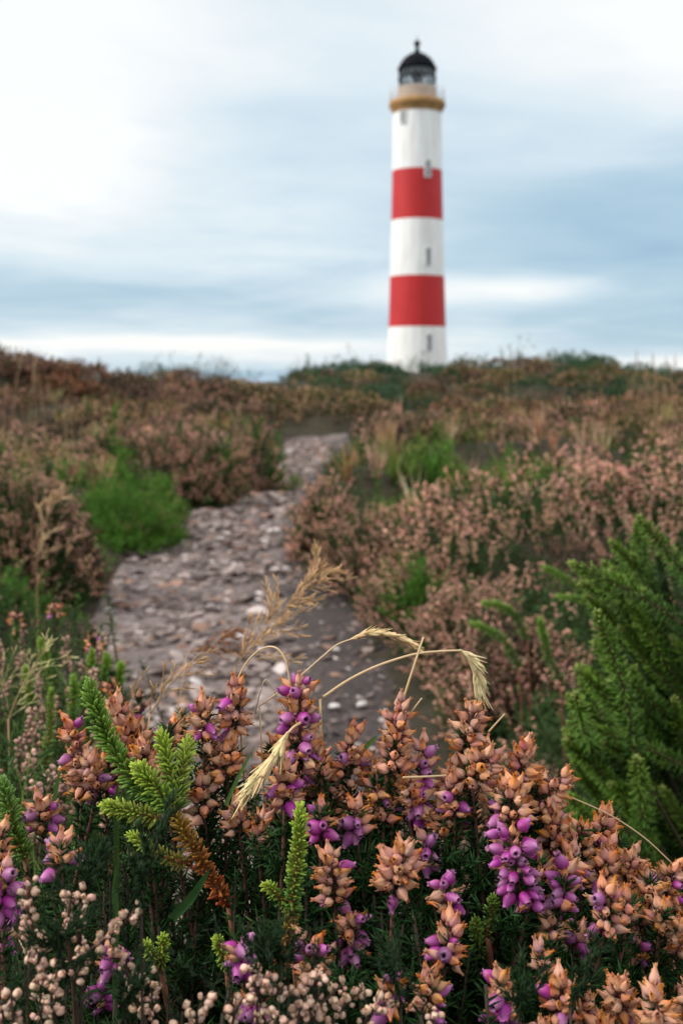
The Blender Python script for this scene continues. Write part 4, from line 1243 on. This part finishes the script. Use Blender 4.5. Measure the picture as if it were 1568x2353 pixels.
def zone(x, y):
    """which plant grows at (x, y): patches of the heath"""
    px, py_ = CX + x / y * F, HY + (EYE - 0.3) / y * F
    n = vn(x, y, 0.8, 21); n2 = vn(x, y, 0.35, 22)
    left = x < (np.interp(y, PY, PL) + 0.2 if y < 14 else -0.075 * y)
    if y > 24:
        return 'gorse' if n > 0.38 and px > 600 else ('brown' if n2 > .5 else 'olive')
    if left:
        if y > 12.5: return 'brown' if n2 > .3 else 'rust'
        if y > 9.5: return 'brown' if n > .5 else 'olive'
        if y > 6.2: return 'lime' if n > .46 and px < 380 else ('pink' if n2 > .4 else 'brown')
        if 4.2 < y < 6.6 and np.interp(y, PY, PL) - x < .60 and n2 > .18: return 'green'
        if 7.6 < y < 9.2 and np.interp(y, PY, PL) - x < .35 and n2 > .3: return 'green'
        if y < 1.9: return 'green' if n2 > .55 else 'pink'
        return 'pink' if n2 > .25 else 'green'
    if y > 15.5: return 'olive' if n2 > .45 else ('gorse' if n > .5 else 'brown')
    if y > 11.5: return 'rust' if px > 1000 and n > .4 else ('olive' if n2 > .35 else 'brown')
    if y > 8.0: return 'olive' if n > .4 else ('pink' if n2 > .5 else 'brown')
    if 4.6 < y < 7.2 and 850 < px < 1300 and n2 > .20: return 'lime' if n > .52 else ('green' if n2 > .38 else 'pink')
    return 'pink' if n2 > .22 else ('green' if n > .45 else 'brown')


g = Geo()
buckets = {}
def put(key, M, T, tint):
    b = buckets.setdefault(key, ([], [], [])); b[0].append(M); b[1].append(T); b[2].append(tint)


def cover(y0, y1, spc, lod):
    y = y0
    while y < y1:
        s_ = spc * max(1.0, y / 3.0)
        half = 0.36 * y + 2.0
        xs = np.arange(-half, half, s_)
        xs = xs + RG.uniform(-.5, .5, len(xs)) * s_; yy = y + RG.uniform(-.5, .5, len(xs)) * s_
        d = path_d(xs, yy)
        ok = d > 0.03 + 0.10 * RG.random(len(xs))
        xs, yy = xs[ok], yy[ok]
        if len(xs):
            e = 0.06
            zc = ground_z(xs, yy)
            gxn = (ground_z(xs + e, yy) - zc) / e; gyn = (ground_z(xs, yy + e) - zc) / e
            D = np.stack([-gxn * .6 + RG.normal(0, .16, len(xs)), -gyn * .6 + RG.normal(-.05, .16, len(xs)), np.ones(len(xs))], 1)
            M = frames(D)
            for q in range(len(xs)):
                if yy[q] < 1.05 - 0.08 * xs[q]: continue
                if yy[q] > 20 and abs(xs[q] / yy[q] + .068) < .018: continue
                if 0.12 < xs[q] < 0.95 and 0.95 < yy[q] < 1.4: continue
                kd = zone(xs[q], yy[q])
                bald = vn(xs[q], yy[q], 0.26 * max(1, yy[q] / 5), 61) < .57
                sc = RG.uniform(.7, 1.2) * (1.0 + 0.75 * (vn(xs[q], yy[q], 0.38, 31) - .5)) * (0.55 if d[ok][q] < .22 else 1)
                sc = max(sc, .72)
                if kd == 'gorse': sc *= 1.25
                if bald: sc *= .85
                put((lod, kd, int(RG.integers(5)), bool(bald and RG.random() < .85)), M[q] * sc, (xs[q], yy[q], zc[q] - 0.03), RG.uniform(.75, 1.25) * RG.uniform(.92, 1.08, 3))
        y += s_


cover(0.95, 4.0, 0.044, 'n')
cover(4.0, 10.0, 0.044, 'm')
cover(10.0, 46.0, 0.06, 'f')


def cushion(nl, nf, seed):
    """a low rounded heather cushion, radius 1, height 0.6. slot 0 leaves, slot 1 flowers"""
    g = Geo(); lum = RG.uniform(0, 6, 4)
    for n, pr_, m_, sz, lift in ((nl, DIAM, 0, .22, .80), (nf, OCT, 1, .095, .96)):
        a = RG.uniform(0, 6.28, n); el = np.arcsin(RG.uniform(.0 if m_ == 0 else .12, 1, n) ** .9)
        r_ = lift * (1 + .14 * np.sin(3 * a + lum[0]) + .12 * np.sin(7 * a + 5 * el + lum[1]) + RG.normal(0, .05, n))
        N_ = np.stack([np.cos(el) * np.cos(a), np.cos(el) * np.sin(a), np.sin(el)], 1)
        D = N_ + [0, 0, .5] + RG.normal(0, .35, (n, 3))
        SX = frames(D) * (sz * RG.uniform(.6, 1.3, n))[:, None, None]
        g.scatter(slot(pr_, m_), SX, N_ * r_[:, None] * [1, 1, .6], jit(n, (1, 1, 1), .3, .08))
    return g.flat()


CUSH = [cushion(230, 150, k) for k in range(6)]
y = 8.0
while y < 44:
    s_ = .30 * max(1, y / 9)
    xs = np.arange(-.36 * y - 2, .36 * y + 2, s_); xs = xs + RG.uniform(-.5, .5, len(xs)) * s_
    for x in xs:
        yq = y + RG.uniform(-.5, .5) * s_
        if path_d(np.array(x), np.array(yq)) < .30: continue
        kd = zone(x, yq)
        if kd == 'lime': kd = 'green'
        if RG.random() < (.5 if yq > 8 else .72): continue
        if yq > 20 and abs(x / yq + .068) < .022: continue
        rad = min(s_ * RG.uniform(.5, .95), .62 if yq < 18 else .42)
        M_ = frames(np.array([[RG.normal(0, .1), RG.normal(-.1, .1), 1]]))[0] * rad
        put(('c', kd, int(RG.integers(5)), False), M_, (x, yq, float(ground_z(x, yq)) + .02), RG.uniform(.7, 1.3) * RG.uniform(.92, 1.08, 3))
    y += s_ * .9
for (lod, kd, v, bald), (Ms, Ts, ti) in buckets.items():
    tl, tf, share = KINDS[kd]
    pr = {'n': NEARS, 'm': MIDS, 'f': FARS, 'c': CUSH}[lod][v]
    if kd == 'lime': Ms = [M_ * .62 for M_ in Ms]
    Ms, Ts, ti = np.array(Ms), np.array(Ts), np.array(ti)
    fl = RG.random(len(Ms)) < (0 if bald else min(1, share * 1.25))
    if kd == 'lime':
        pt = (TUFTN if lod == 'n' else TUFTF)[v % 4]
        g.scatter(split_slots(pt, np.array(tl) * 1.1, tf), Ms, Ts, ti); continue
    full = split_slots(pr, tl, tf); bare = split_slots(leaves_only(pr), np.array(tl) * 1.05, tf)
    g.scatter(full, Ms[fl], Ts[fl], ti[fl]); g.scatter(bare, Ms[~fl], Ts[~fl], ti[~fl])
tag(g.obj('heather_cover', M_HEATH), 'low heath of faded heather, grass and gorse covering the moor', kind='stuff')

# pale grass standing in the heath
g = Geo()
for k in range(420):
    y = RG.uniform(5, 16); x = RG.uniform(-.36 * y - 1, .36 * y + 1)
    if path_d(np.array(x), np.array(y)) < .2: continue
    w = vn(x, y, 1.6, 41)
    pxx = CX + x / y * F
    if w < .5 and not (9 < y < 15 and 300 < pxx < 640) and not (pxx < 260 and 5 < y < 8) and not (pxx > 950 and 9 < y < 15) and RG.random() > .1: continue
    SX = frames(np.array([[RG.normal(0, .1), RG.normal(0, .1), 1]])) * RG.uniform(.5, .85)
    col = [(0.34, 0.24, 0.11), (0.30, 0.26, 0.09), (0.40, 0.27, 0.15)][RG.integers(3)]
    g.scatter(split_slots(TUFTF[k % 4], col, col), SX, np.array([[x, y, float(ground_z(x, y)) + .02]]), RG.uniform(.8, 1.2, (1, 3)))
for (px, py, Y, n) in ((80, 790, 7.5, 7), (1500, 800, 9, 9), (1440, 830, 10, 6), (1150, 880, 11, 7), (150, 890, 7, 5), (1540, 860, 8, 6), (1180, 800, 12, 3)):
    for q in range(n):
        t_ = P(px + RG.normal(0, 35), py + RG.uniform(0, 90), Y); b = t_ + [RG.normal(0, .05), 0, 0]; b[2] = float(ground_z(b[0], b[1]))
        tube(g, curve([b, (b + t_) / 2 + [RG.normal(0, .02), 0, 0], t_], 8), [0.0026, 0.0014], 4, C=(0.36, 0.26, 0.13))
        tube(g, curve([t_ - [0, 0, .12], t_], 4), [0.002, 0.005, 0.001], 5, C=(0.36, 0.25, 0.15))
tag(g.obj('moor_grass', M_STRAW), 'thin tan grass standing above the heather', kind='stuff')

# ------------------------------------------------------------------ bushes one can tell apart
def bush(name, px, pyb, pyt, rpx, kind, label, cat, group=None, Y=None, flower=0.9, lod='m', n=330, kind2=None, flat=1.0, sc=1.0):
    Y = Y or EYE * F / (pyb - HY)
    rad = rpx * Y / F
    cx_ = (px - CX) / F * Y; cy_ = Y + rad * .8
    gz = float(ground_z(cx_, cy_)) - .02
    top = EYE - (pyt - HY) / F * cy_
    h = max(.15, top - gz)
    root = np.array([cx_, cy_, gz])
    th = thing(name, root, label, cat, group)
    pr = {'n': NEARS, 'm': MIDS, 'f': FARS}[lod]
    ph = {'n': .19, 'm': .22, 'f': .28}[lod] * sc
    a = RG.uniform(0, 6.28, n); el = np.arcsin(RG.uniform(0.02, 1, n))
    lump = 1 + .24 * np.sin(3 * a + RG.uniform(0, 6)) * np.cos(2 * el) + .20 * np.sin(5 * a + 4 * el + RG.uniform(0, 6)) + RG.normal(0, .06, n)
    D = np.stack([np.cos(el) * np.cos(a), np.cos(el) * np.sin(a), np.sin(el)], 1)
    tipp = D * np.array([rad, rad * flat, h]) * lump[:, None]
    dirn = D * [0.8, 0.8, 1] + [0, 0, .45] + RG.normal(0, .12, (n, 3)); dirn /= np.linalg.norm(dirn, axis=1, keepdims=True)
    s_ = RG.uniform(.75, 1.15, n) * sc * min(1.0, h / .30 + .2)
    base = tipp - dirn * (ph * s_ / sc)[:, None] * .95
    base[:, 2] = np.maximum(base[:, 2], 0.0)
    M = frames(dirn) * s_[:, None, None]
    gl, gf, gs = Geo(), Geo(), Geo()
    for v in range(5):
        k = np.arange(n) % 5 == v
        for kd, mask in ((kind, np.ones(n, bool) if kind2 is None else (np.sin(2 * a + 1.1) + RG.normal(0, .4, n) > 0)), (kind2, None)):
            if kd is None: continue
            if mask is None: mask = ~prev
            prev = mask
            kk = k & mask
            tl, tf, share = KINDS[kd]
            fl = kk & (RG.random(n) < share)
            ti = RG.uniform(.75, 1.25, (n, 1)) * RG.uniform(.92, 1.08, (n, 3))
            gl.scatter(split_slots(leaves_only(pr[v]), np.array(tl) * (1 if share > .5 else 1.25), tl), M[kk], base[kk] + root, ti[kk])
            gf.scatter(split_slots(flowers_only(pr[v]), tf, tf), M[fl], base[fl] + root, ti[fl])
    for q in range(0, n, 6):
        tube(gs, curve([root + base[q] * [.12, .12, 0], root + base[q] * [.55, .55, .4], root + base[q] + dirn[q] * .03], 5), [.006 * rad / .3, .003], 4, C=(0.075, 0.05, 0.038))
    gs.obj('stems', M_STEM, th); gl.obj('foliage', M_HEATH, th)
    if gf.n: gf.obj('blossoms', M_HEATH, th)
    return th


bush('heather_bush', 22, 1425, 1085, 150, 'pink', 'big faded brown heather bush at the left edge of the path, dark underneath', 'bush', lod='n', n=420)
bush('heather_bush', 150, 1395, 1210, 75, 'brown', 'dark brown heather bush overhanging the left path edge', 'bush', lod='n', n=200)
bush('green_bush', 268, 1282, 1112, 142, 'green', 'bright green rounded bush on the left path edge', 'bush', lod='n', n=560, sc=.75)
bush('green_bush', 175, 1215, 1055, 100, 'green', 'smaller green bush behind the bright green one, half hidden by brown heather', 'bush', n=200, kind2='pink')
bush('green_bush', 362, 1238, 1110, 62, 'green', 'little green mound where the bright green bush meets the path and the rose heather', 'bush', n=180)
bush('heather_bush', 425, 1180, 985, 120, 'rose', 'rose-pink flowering heather bush behind the bright green bush', 'bush', n=330)
bush('heather_bush', 250, 1180, 985, 100, 'pink', 'pink heather bush above and left of the bright green bush', 'bush', n=260, kind2='green')
bush('green_bush', 572, 1142, 985, 92, 'green', 'green bush with pink tops where the path narrows', 'bush', n=300, kind2='pink')
bush('heather_bush', 390, 1075, 955, 80, 'brown', 'dark heather bush behind the rose-pink one', 'bush', n=200)
bush('heather_bush', 745, 1310, 1135, 85, 'pink', 'faded pink heather clump on the right path edge, farthest of the row', 'bush', 'heather clumps along the right path edge', n=260)
bush('heather_bush', 850, 1400, 1180, 125, 'pink', 'faded pink heather clump on the right path edge, second farthest of the row', 'bush', 'heather clumps along the right path edge', lod='n', n=300)
bush('heather_bush', 960, 1500, 1290, 125, 'pink', 'faded heather clump with green gaps beside the dark soil of the path', 'bush', 'heather clumps along the right path edge', lod='n', n=280, kind2='green')
bush('heather_bush', 1080, 1600, 1370, 140, 'pink', 'beaded tan heather clump behind the long arched straw', 'bush', 'heather clumps along the right path edge', lod='n', n=280)
bush('heather_bush', 1200, 1750, 1450, 170, 'pink', 'dark heather clump behind the tall thick tan spike, nearest of the row', 'bush', 'heather clumps along the right path edge', lod='n', n=280, kind2='brown')
bush('green_bush', 1000, 1110, 1020, 90, 'lime', 'lime green patch of growth on the right slope', 'bush', n=200, kind2='green', Y=6.0)
GORSE = [(440, 846, 130, 41, 'dark green gorse hump alone on the skyline left of the gap'),
         (345, 858, 60, 38, 'low gorse at the left end of the skyline hump'),
         (700, 850, 65, 34, 'gorse bush just right of the gap in the skyline'),
         (800, 838, 70, 34, 'gorse bush on the skyline left of the lighthouse foot'),
         (960, 842, 90, 36, 'low gorse hiding the lighthouse foot'),
         (1100, 835, 70, 33, 'gorse bush on the skyline right of the lighthouse foot'),
         (1205, 824, 75, 31, 'tall gorse on the skyline, left of the highest one'),
         (1320, 818, 80, 29, 'highest and darkest gorse on the right skyline'),
         (1430, 850, 70, 27, 'gorse sloping down from the highest one'),
         (1530, 852, 80, 25, 'gorse at the right end of the skyline'),
         (1300, 880, 80, 22, 'dark gorse below the highest one'),
         (1480, 895, 80, 19, 'dark gorse low at the right, behind the tall grass'),
         (1090, 875, 70, 24, 'grey-green gorse patch right below the lighthouse')]
for (px, pyt, rp, Y, lab) in GORSE:
    bush('gorse_bush', px, 900, pyt - (15 if px < 500 else 7), rp * 1.1, 'gorse', lab, 'gorse', 'gorse bushes along the skyline', Y=Y, lod='f', n=850, kind2='olive' if pyt > 860 else None, flat=.8, sc=.75)
bush('heather_bush', 40, 900, 826, 100, 'brown', 'dark brown heather mound on the skyline at the left edge', 'bush', Y=14.5, lod='f', n=260, sc=.9)
bush('heather_bush', 140, 900, 848, 70, 'rust', 'rust-brown heather below the dark mound on the left skyline', 'bush', Y=14.5, lod='f', n=180, sc=.9)

# ------------------------------------------------------------------ sprigs and shoots left of the clump, behind it
LEFT = [(95, 1475, 110, 1560, 1.05, 'bright green crowberry shoot among pink heather at the left, highest of its patch'),
        (212, 1500, 195, 1600, 1.0, 'green crowberry shoot at the edge of the gravel on the left'),
        (246, 1510, 235, 1580, 1.0, 'small lime crowberry tip over the gravel on the left'),
        (278, 1530, 262, 1590, .98, 'lime crowberry tip touching an orange heather head'),
        (118, 1590, 105, 1760, .80, 'long lime green crowberry shoot between pale ling spikes on the left'),
        (170, 1560, 165, 1660, .85, 'thin green crowberry shoot behind the free-standing left spike'),
        (60, 1540, 70, 1640, .95, 'dull green crowberry shoot under the yellow-green panicle')]
for (x0, y0, x1, y1, Y, lab) in LEFT:
    q = P(x1, y1, Y)
    crowberry('crowberry_shoot', lab, [([(x0, y0, Y), ((x0 + x1) / 2 + 4, (y0 + y1) / 2, Y), (x1, y1, Y), (x1 - 4, y1 + 90, Y)], 17, 150, (0.20, 0.34, 0.05), (0.06, 0.15, 0.03))], (q[0], Y + .03), group='green shoots left of the front clump')
for (x0, y0, x1, y1, Y, lab) in ((1085, 1432, 1160, 1475, 1.75, 'green needle shoot lying in the faded heather right of the long arched straw'),
                                 (1240, 1425, 1255, 1500, 1.6, 'upright green needle shoot between the arched straw and the right bush'),
                                 (1252, 1305, 1340, 1365, 1.5, 'green needle shoot reaching left from the top of the right bush'),
                                 (1115, 1385, 1180, 1410, 2.0, 'green needle shoot high in the faded heather, above the others'),
                                 (1285, 1370, 1390, 1400, 1.4, 'long green needle shoot pointing left beside the right bush')):
    q = P(x1, y1, Y)
    crowberry('green_shoot', lab, [([(x0, y0, Y), ((x0 + x1) / 2, (y0 + y1) / 2 - 5, Y), (x1, y1, Y), (x1 + 30, y1 + 60, Y)], 15, 130, (0.20, 0.34, 0.06), (0.05, 0.14, 0.03))], (q[0] + .03, Y + .03), group='green shoots in the right heather')
LL = []
for k in range(34):
    px = RG.uniform(-40, 240); py = RG.uniform(1440, 1800); Y = np.interp(py, [1440, 1800], [1.15, .66]) + RG.normal(0, .04)
    LL.append((px, py, Y))
for px, py, Y in LL:
    h = 0.035 * F / Y
    ling([(px, py, Y), (px + RG.normal(0, 5), py + h * .5, Y), (px + RG.normal(0, 8), py + h, Y)], 'small blurred pink ling spike in the patch left of the path', 0.8, 0.0034, (0.46, 0.29, 0.23),
         group='small ling spikes left of the path', leafy=(0.05, 0.10, 0.03))
g = Geo()
for k in range(420):
    px = RG.uniform(-160, 330); Y = RG.uniform(.66, 1.3)
    py = np.interp(Y, [.66, 1.3], [1830, 1430]) + RG.normal(0, 45) + max(0, px - 190) * .9
    t_ = P(px, py, Y); d = np.array([RG.normal(0, .2), RG.normal(0, .2), 1])
    c = curve([t_, t_ - d * .05, t_ - d * .11], 8)
    erica_foliage(g, c[::-1], .0016, .009, [(0.05, 0.11, 0.03), (0.085, 0.16, 0.035), (0.06, 0.10, 0.04)][k % 3])
    tube(g, curve([t_ - d * .02, t_ - d * .2], 4), .0009, 4, C=(0.09, 0.06, 0.04))
for k in range(260):
    px = RG.uniform(-120, 260); Y = RG.uniform(.62, 1.1); py = np.interp(Y, [.62, 1.1], [1850, 1500]) + RG.normal(0, 50)
    t_ = P(px, py, Y); L = RG.uniform(.06, .12)
    SX = frames(np.array([[RG.normal(0, .4), RG.normal(0, .2), 1]])) * L; SX[:, :, :2] *= .25
    g.scatter(BLADE, SX, (t_ - [0, 0, L])[None], jit(1, (0.14, 0.22, 0.05), .4, .1))
tag(g.obj('left_undergrowth', M_LEAF), 'green heather foliage and grass left of the path', kind='stuff')

# small bell heather heads among them
for (px, py, Y, pu, lab) in ((128, 1400, 1.25, .5, 'tiny orange and purple heather head above the left patch'), (258, 1575, .95, .1, 'tiny orange heather head between lime tips over the gravel'),
                             (38, 1425, 1.2, .1, 'tiny orange heather head at the left edge above the patch'), (215, 1475, 1.05, .3, 'tiny orange heather head where the patch meets the gravel'),
                             (318, 1610, .75, .3, 'small blurred heather head behind the left crowberry'), (420, 1655, .62, .1, 'small blurred heather head behind the pinkish cluster')):
    raceme(px, py - 15, px, py + 15, 24 if Y > .9 else 30, Y, pu, lab, group='small heather heads behind the front clump', dens=.7)

# ------------------------------------------------------------------ stones on the path
def stone(seed, flat):
    r = np.random.default_rng(seed)
    g = Geo(); a = np.arange(8) / 8 * 2 * math.pi
    V = []
    for z_, rr in ((-.45, .55), (-.1, .98), (.25, .9), (.5, .5)):
        jr = r.uniform(.72, 1.2, 8)
        for q in range(8):
            V.append((math.cos(a[q]) * rr * jr[q], math.sin(a[q]) * rr * jr[q] * .75, (z_ + r.normal(0, .06)) * flat))
    V += [(0, 0, -.5 * flat), (r.normal(0, .1), r.normal(0, .1), .56 * flat)]
    Q = [(i_ * 8 + j_, i_ * 8 + (j_ + 1) % 8, (i_ + 1) * 8 + (j_ + 1) % 8, (i_ + 1) * 8 + j_) for i_ in range(3) for j_ in range(8)]
    T = [((j_ + 1) % 8, j_, 32) for j_ in range(8)] + [(24 + j_, 24 + (j_ + 1) % 8, 33) for j_ in range(8)]
    g.add(V, T=T, Q=Q, C=(1, 1, 1))
    return g


ST = [stone(k, f_) for k, f_ in enumerate((.22, .35, .5, .3, .6, .2))]
g = Geo()
cols = [(0.17, 0.130, 0.120), (0.25, 0.20, 0.188), (0.085, 0.063, 0.058), (0.46, 0.40, 0.385), (0.22, 0.13, 0.095)]
N = 18000
yy = 1.0 + (RG.random(N) ** 1.5) * 14
lx, rx = np.interp(yy, PY, PL), np.interp(yy, PY, PR)
xx = lx + (rx - lx) * RG.beta(1.25, 1.35, N)
size = np.clip(RG.lognormal(-4.42, .55, N), .006, .036) * (1 + .04 * yy)
soil = (xx - lx) / (rx - lx) > np.interp(yy, SOY, SOF) + .10 * (vn(xx, yy, .35, 71) - .5)
keep = ~(soil & (RG.random(N) < .50)); size = np.where(soil, size * .6, size)
keep &= ~((vn(xx, yy, .22, 51) < .3) & (RG.random(N) < .6))
kd = RG.choice(5, N, p=[.34, .22, .29, .05, .10])
for v in range(6):
    k = keep & (np.arange(N) % 6 == v); n = k.sum()
    D = np.stack([RG.normal(0, .25, n), RG.normal(0, .25, n), np.ones(n)], 1)
    zz_ = ground_z(xx[k], yy[k]) + size[k] * .12 + 0.004
    g.scatter(ST[v].flat(), frames(D) * size[k][:, None, None], np.stack([xx[k], yy[k], zz_], 1), np.array(cols)[kd[k]] * RG.uniform(.75, 1.25, (n, 1)))
tag(g.obj('path_gravel', M_STONE, smooth=False), 'grey and pinkish stone chips strewn over the path', kind='stuff')
STONES = [(768, 1628, 21, 'pale rounded stone on the path just right of the tallest heather spike'), (830, 1622, 18, 'pale stone on the path, second right of the tallest spike'),
          (800, 1540, 14, 'light stone on the path under the long arched straw'), (772, 1500, 15, 'light stone on the path under the thin straw with a narrow ear'),
          (585, 1395, 24, 'flat whitish stone at the foot of the feathery plume'), (482, 1302, 15, 'white stone in the middle of the path, left one of a pair'),
          (542, 1306, 15, 'white stone in the middle of the path, right one of a pair'), (628, 1228, 20, 'broad pale stone on the path near the right heather edge'),
          (370, 1424, 14, 'small white stone on the left half of the path'), (300, 1440, 26, 'dark grey flat stone at the left edge of the path'),
          (450, 1575, 24, 'pale flat slab behind the rusty grass spray'), (470, 1640, 20, 'pale stone low behind the short heather head'), (700, 1620, 18, 'grey stone hidden behind the tallest spike'),
          (745, 1062, 14, 'pale stone where the path bends away')]
for k, (px, py, rp, lab) in enumerate(STONES):
    Y = EYE * F / (py - HY); r_ = rp * Y / F
    x, y = (px - CX) / F * Y, Y
    gg = Geo(); Ms = frames(np.array([[RG.normal(0, .12), RG.normal(0, .12), 1.0]])) * r_
    c = (0.17, 0.15, 0.15) if 'dark' in lab else ((0.30, 0.27, 0.26) if 'grey' in lab else (0.50, 0.46, 0.45))
    gg.scatter(stone(200 + k, .62 if 'flat' not in lab else .4).flat(), Ms, np.array([[x, y, float(ground_z(x, y)) + r_ * .16]]), np.array([c]))
    o = gg.obj('stone', M_STONE)
    mod = o.modifiers.new('round', 'SUBSURF'); mod.levels = 1; mod.render_levels = 2
    tag(o, lab, 'stone', 'larger stones on the path')
for o in bpy.data.objects:
    if '_at' in o:
        del o['_at']
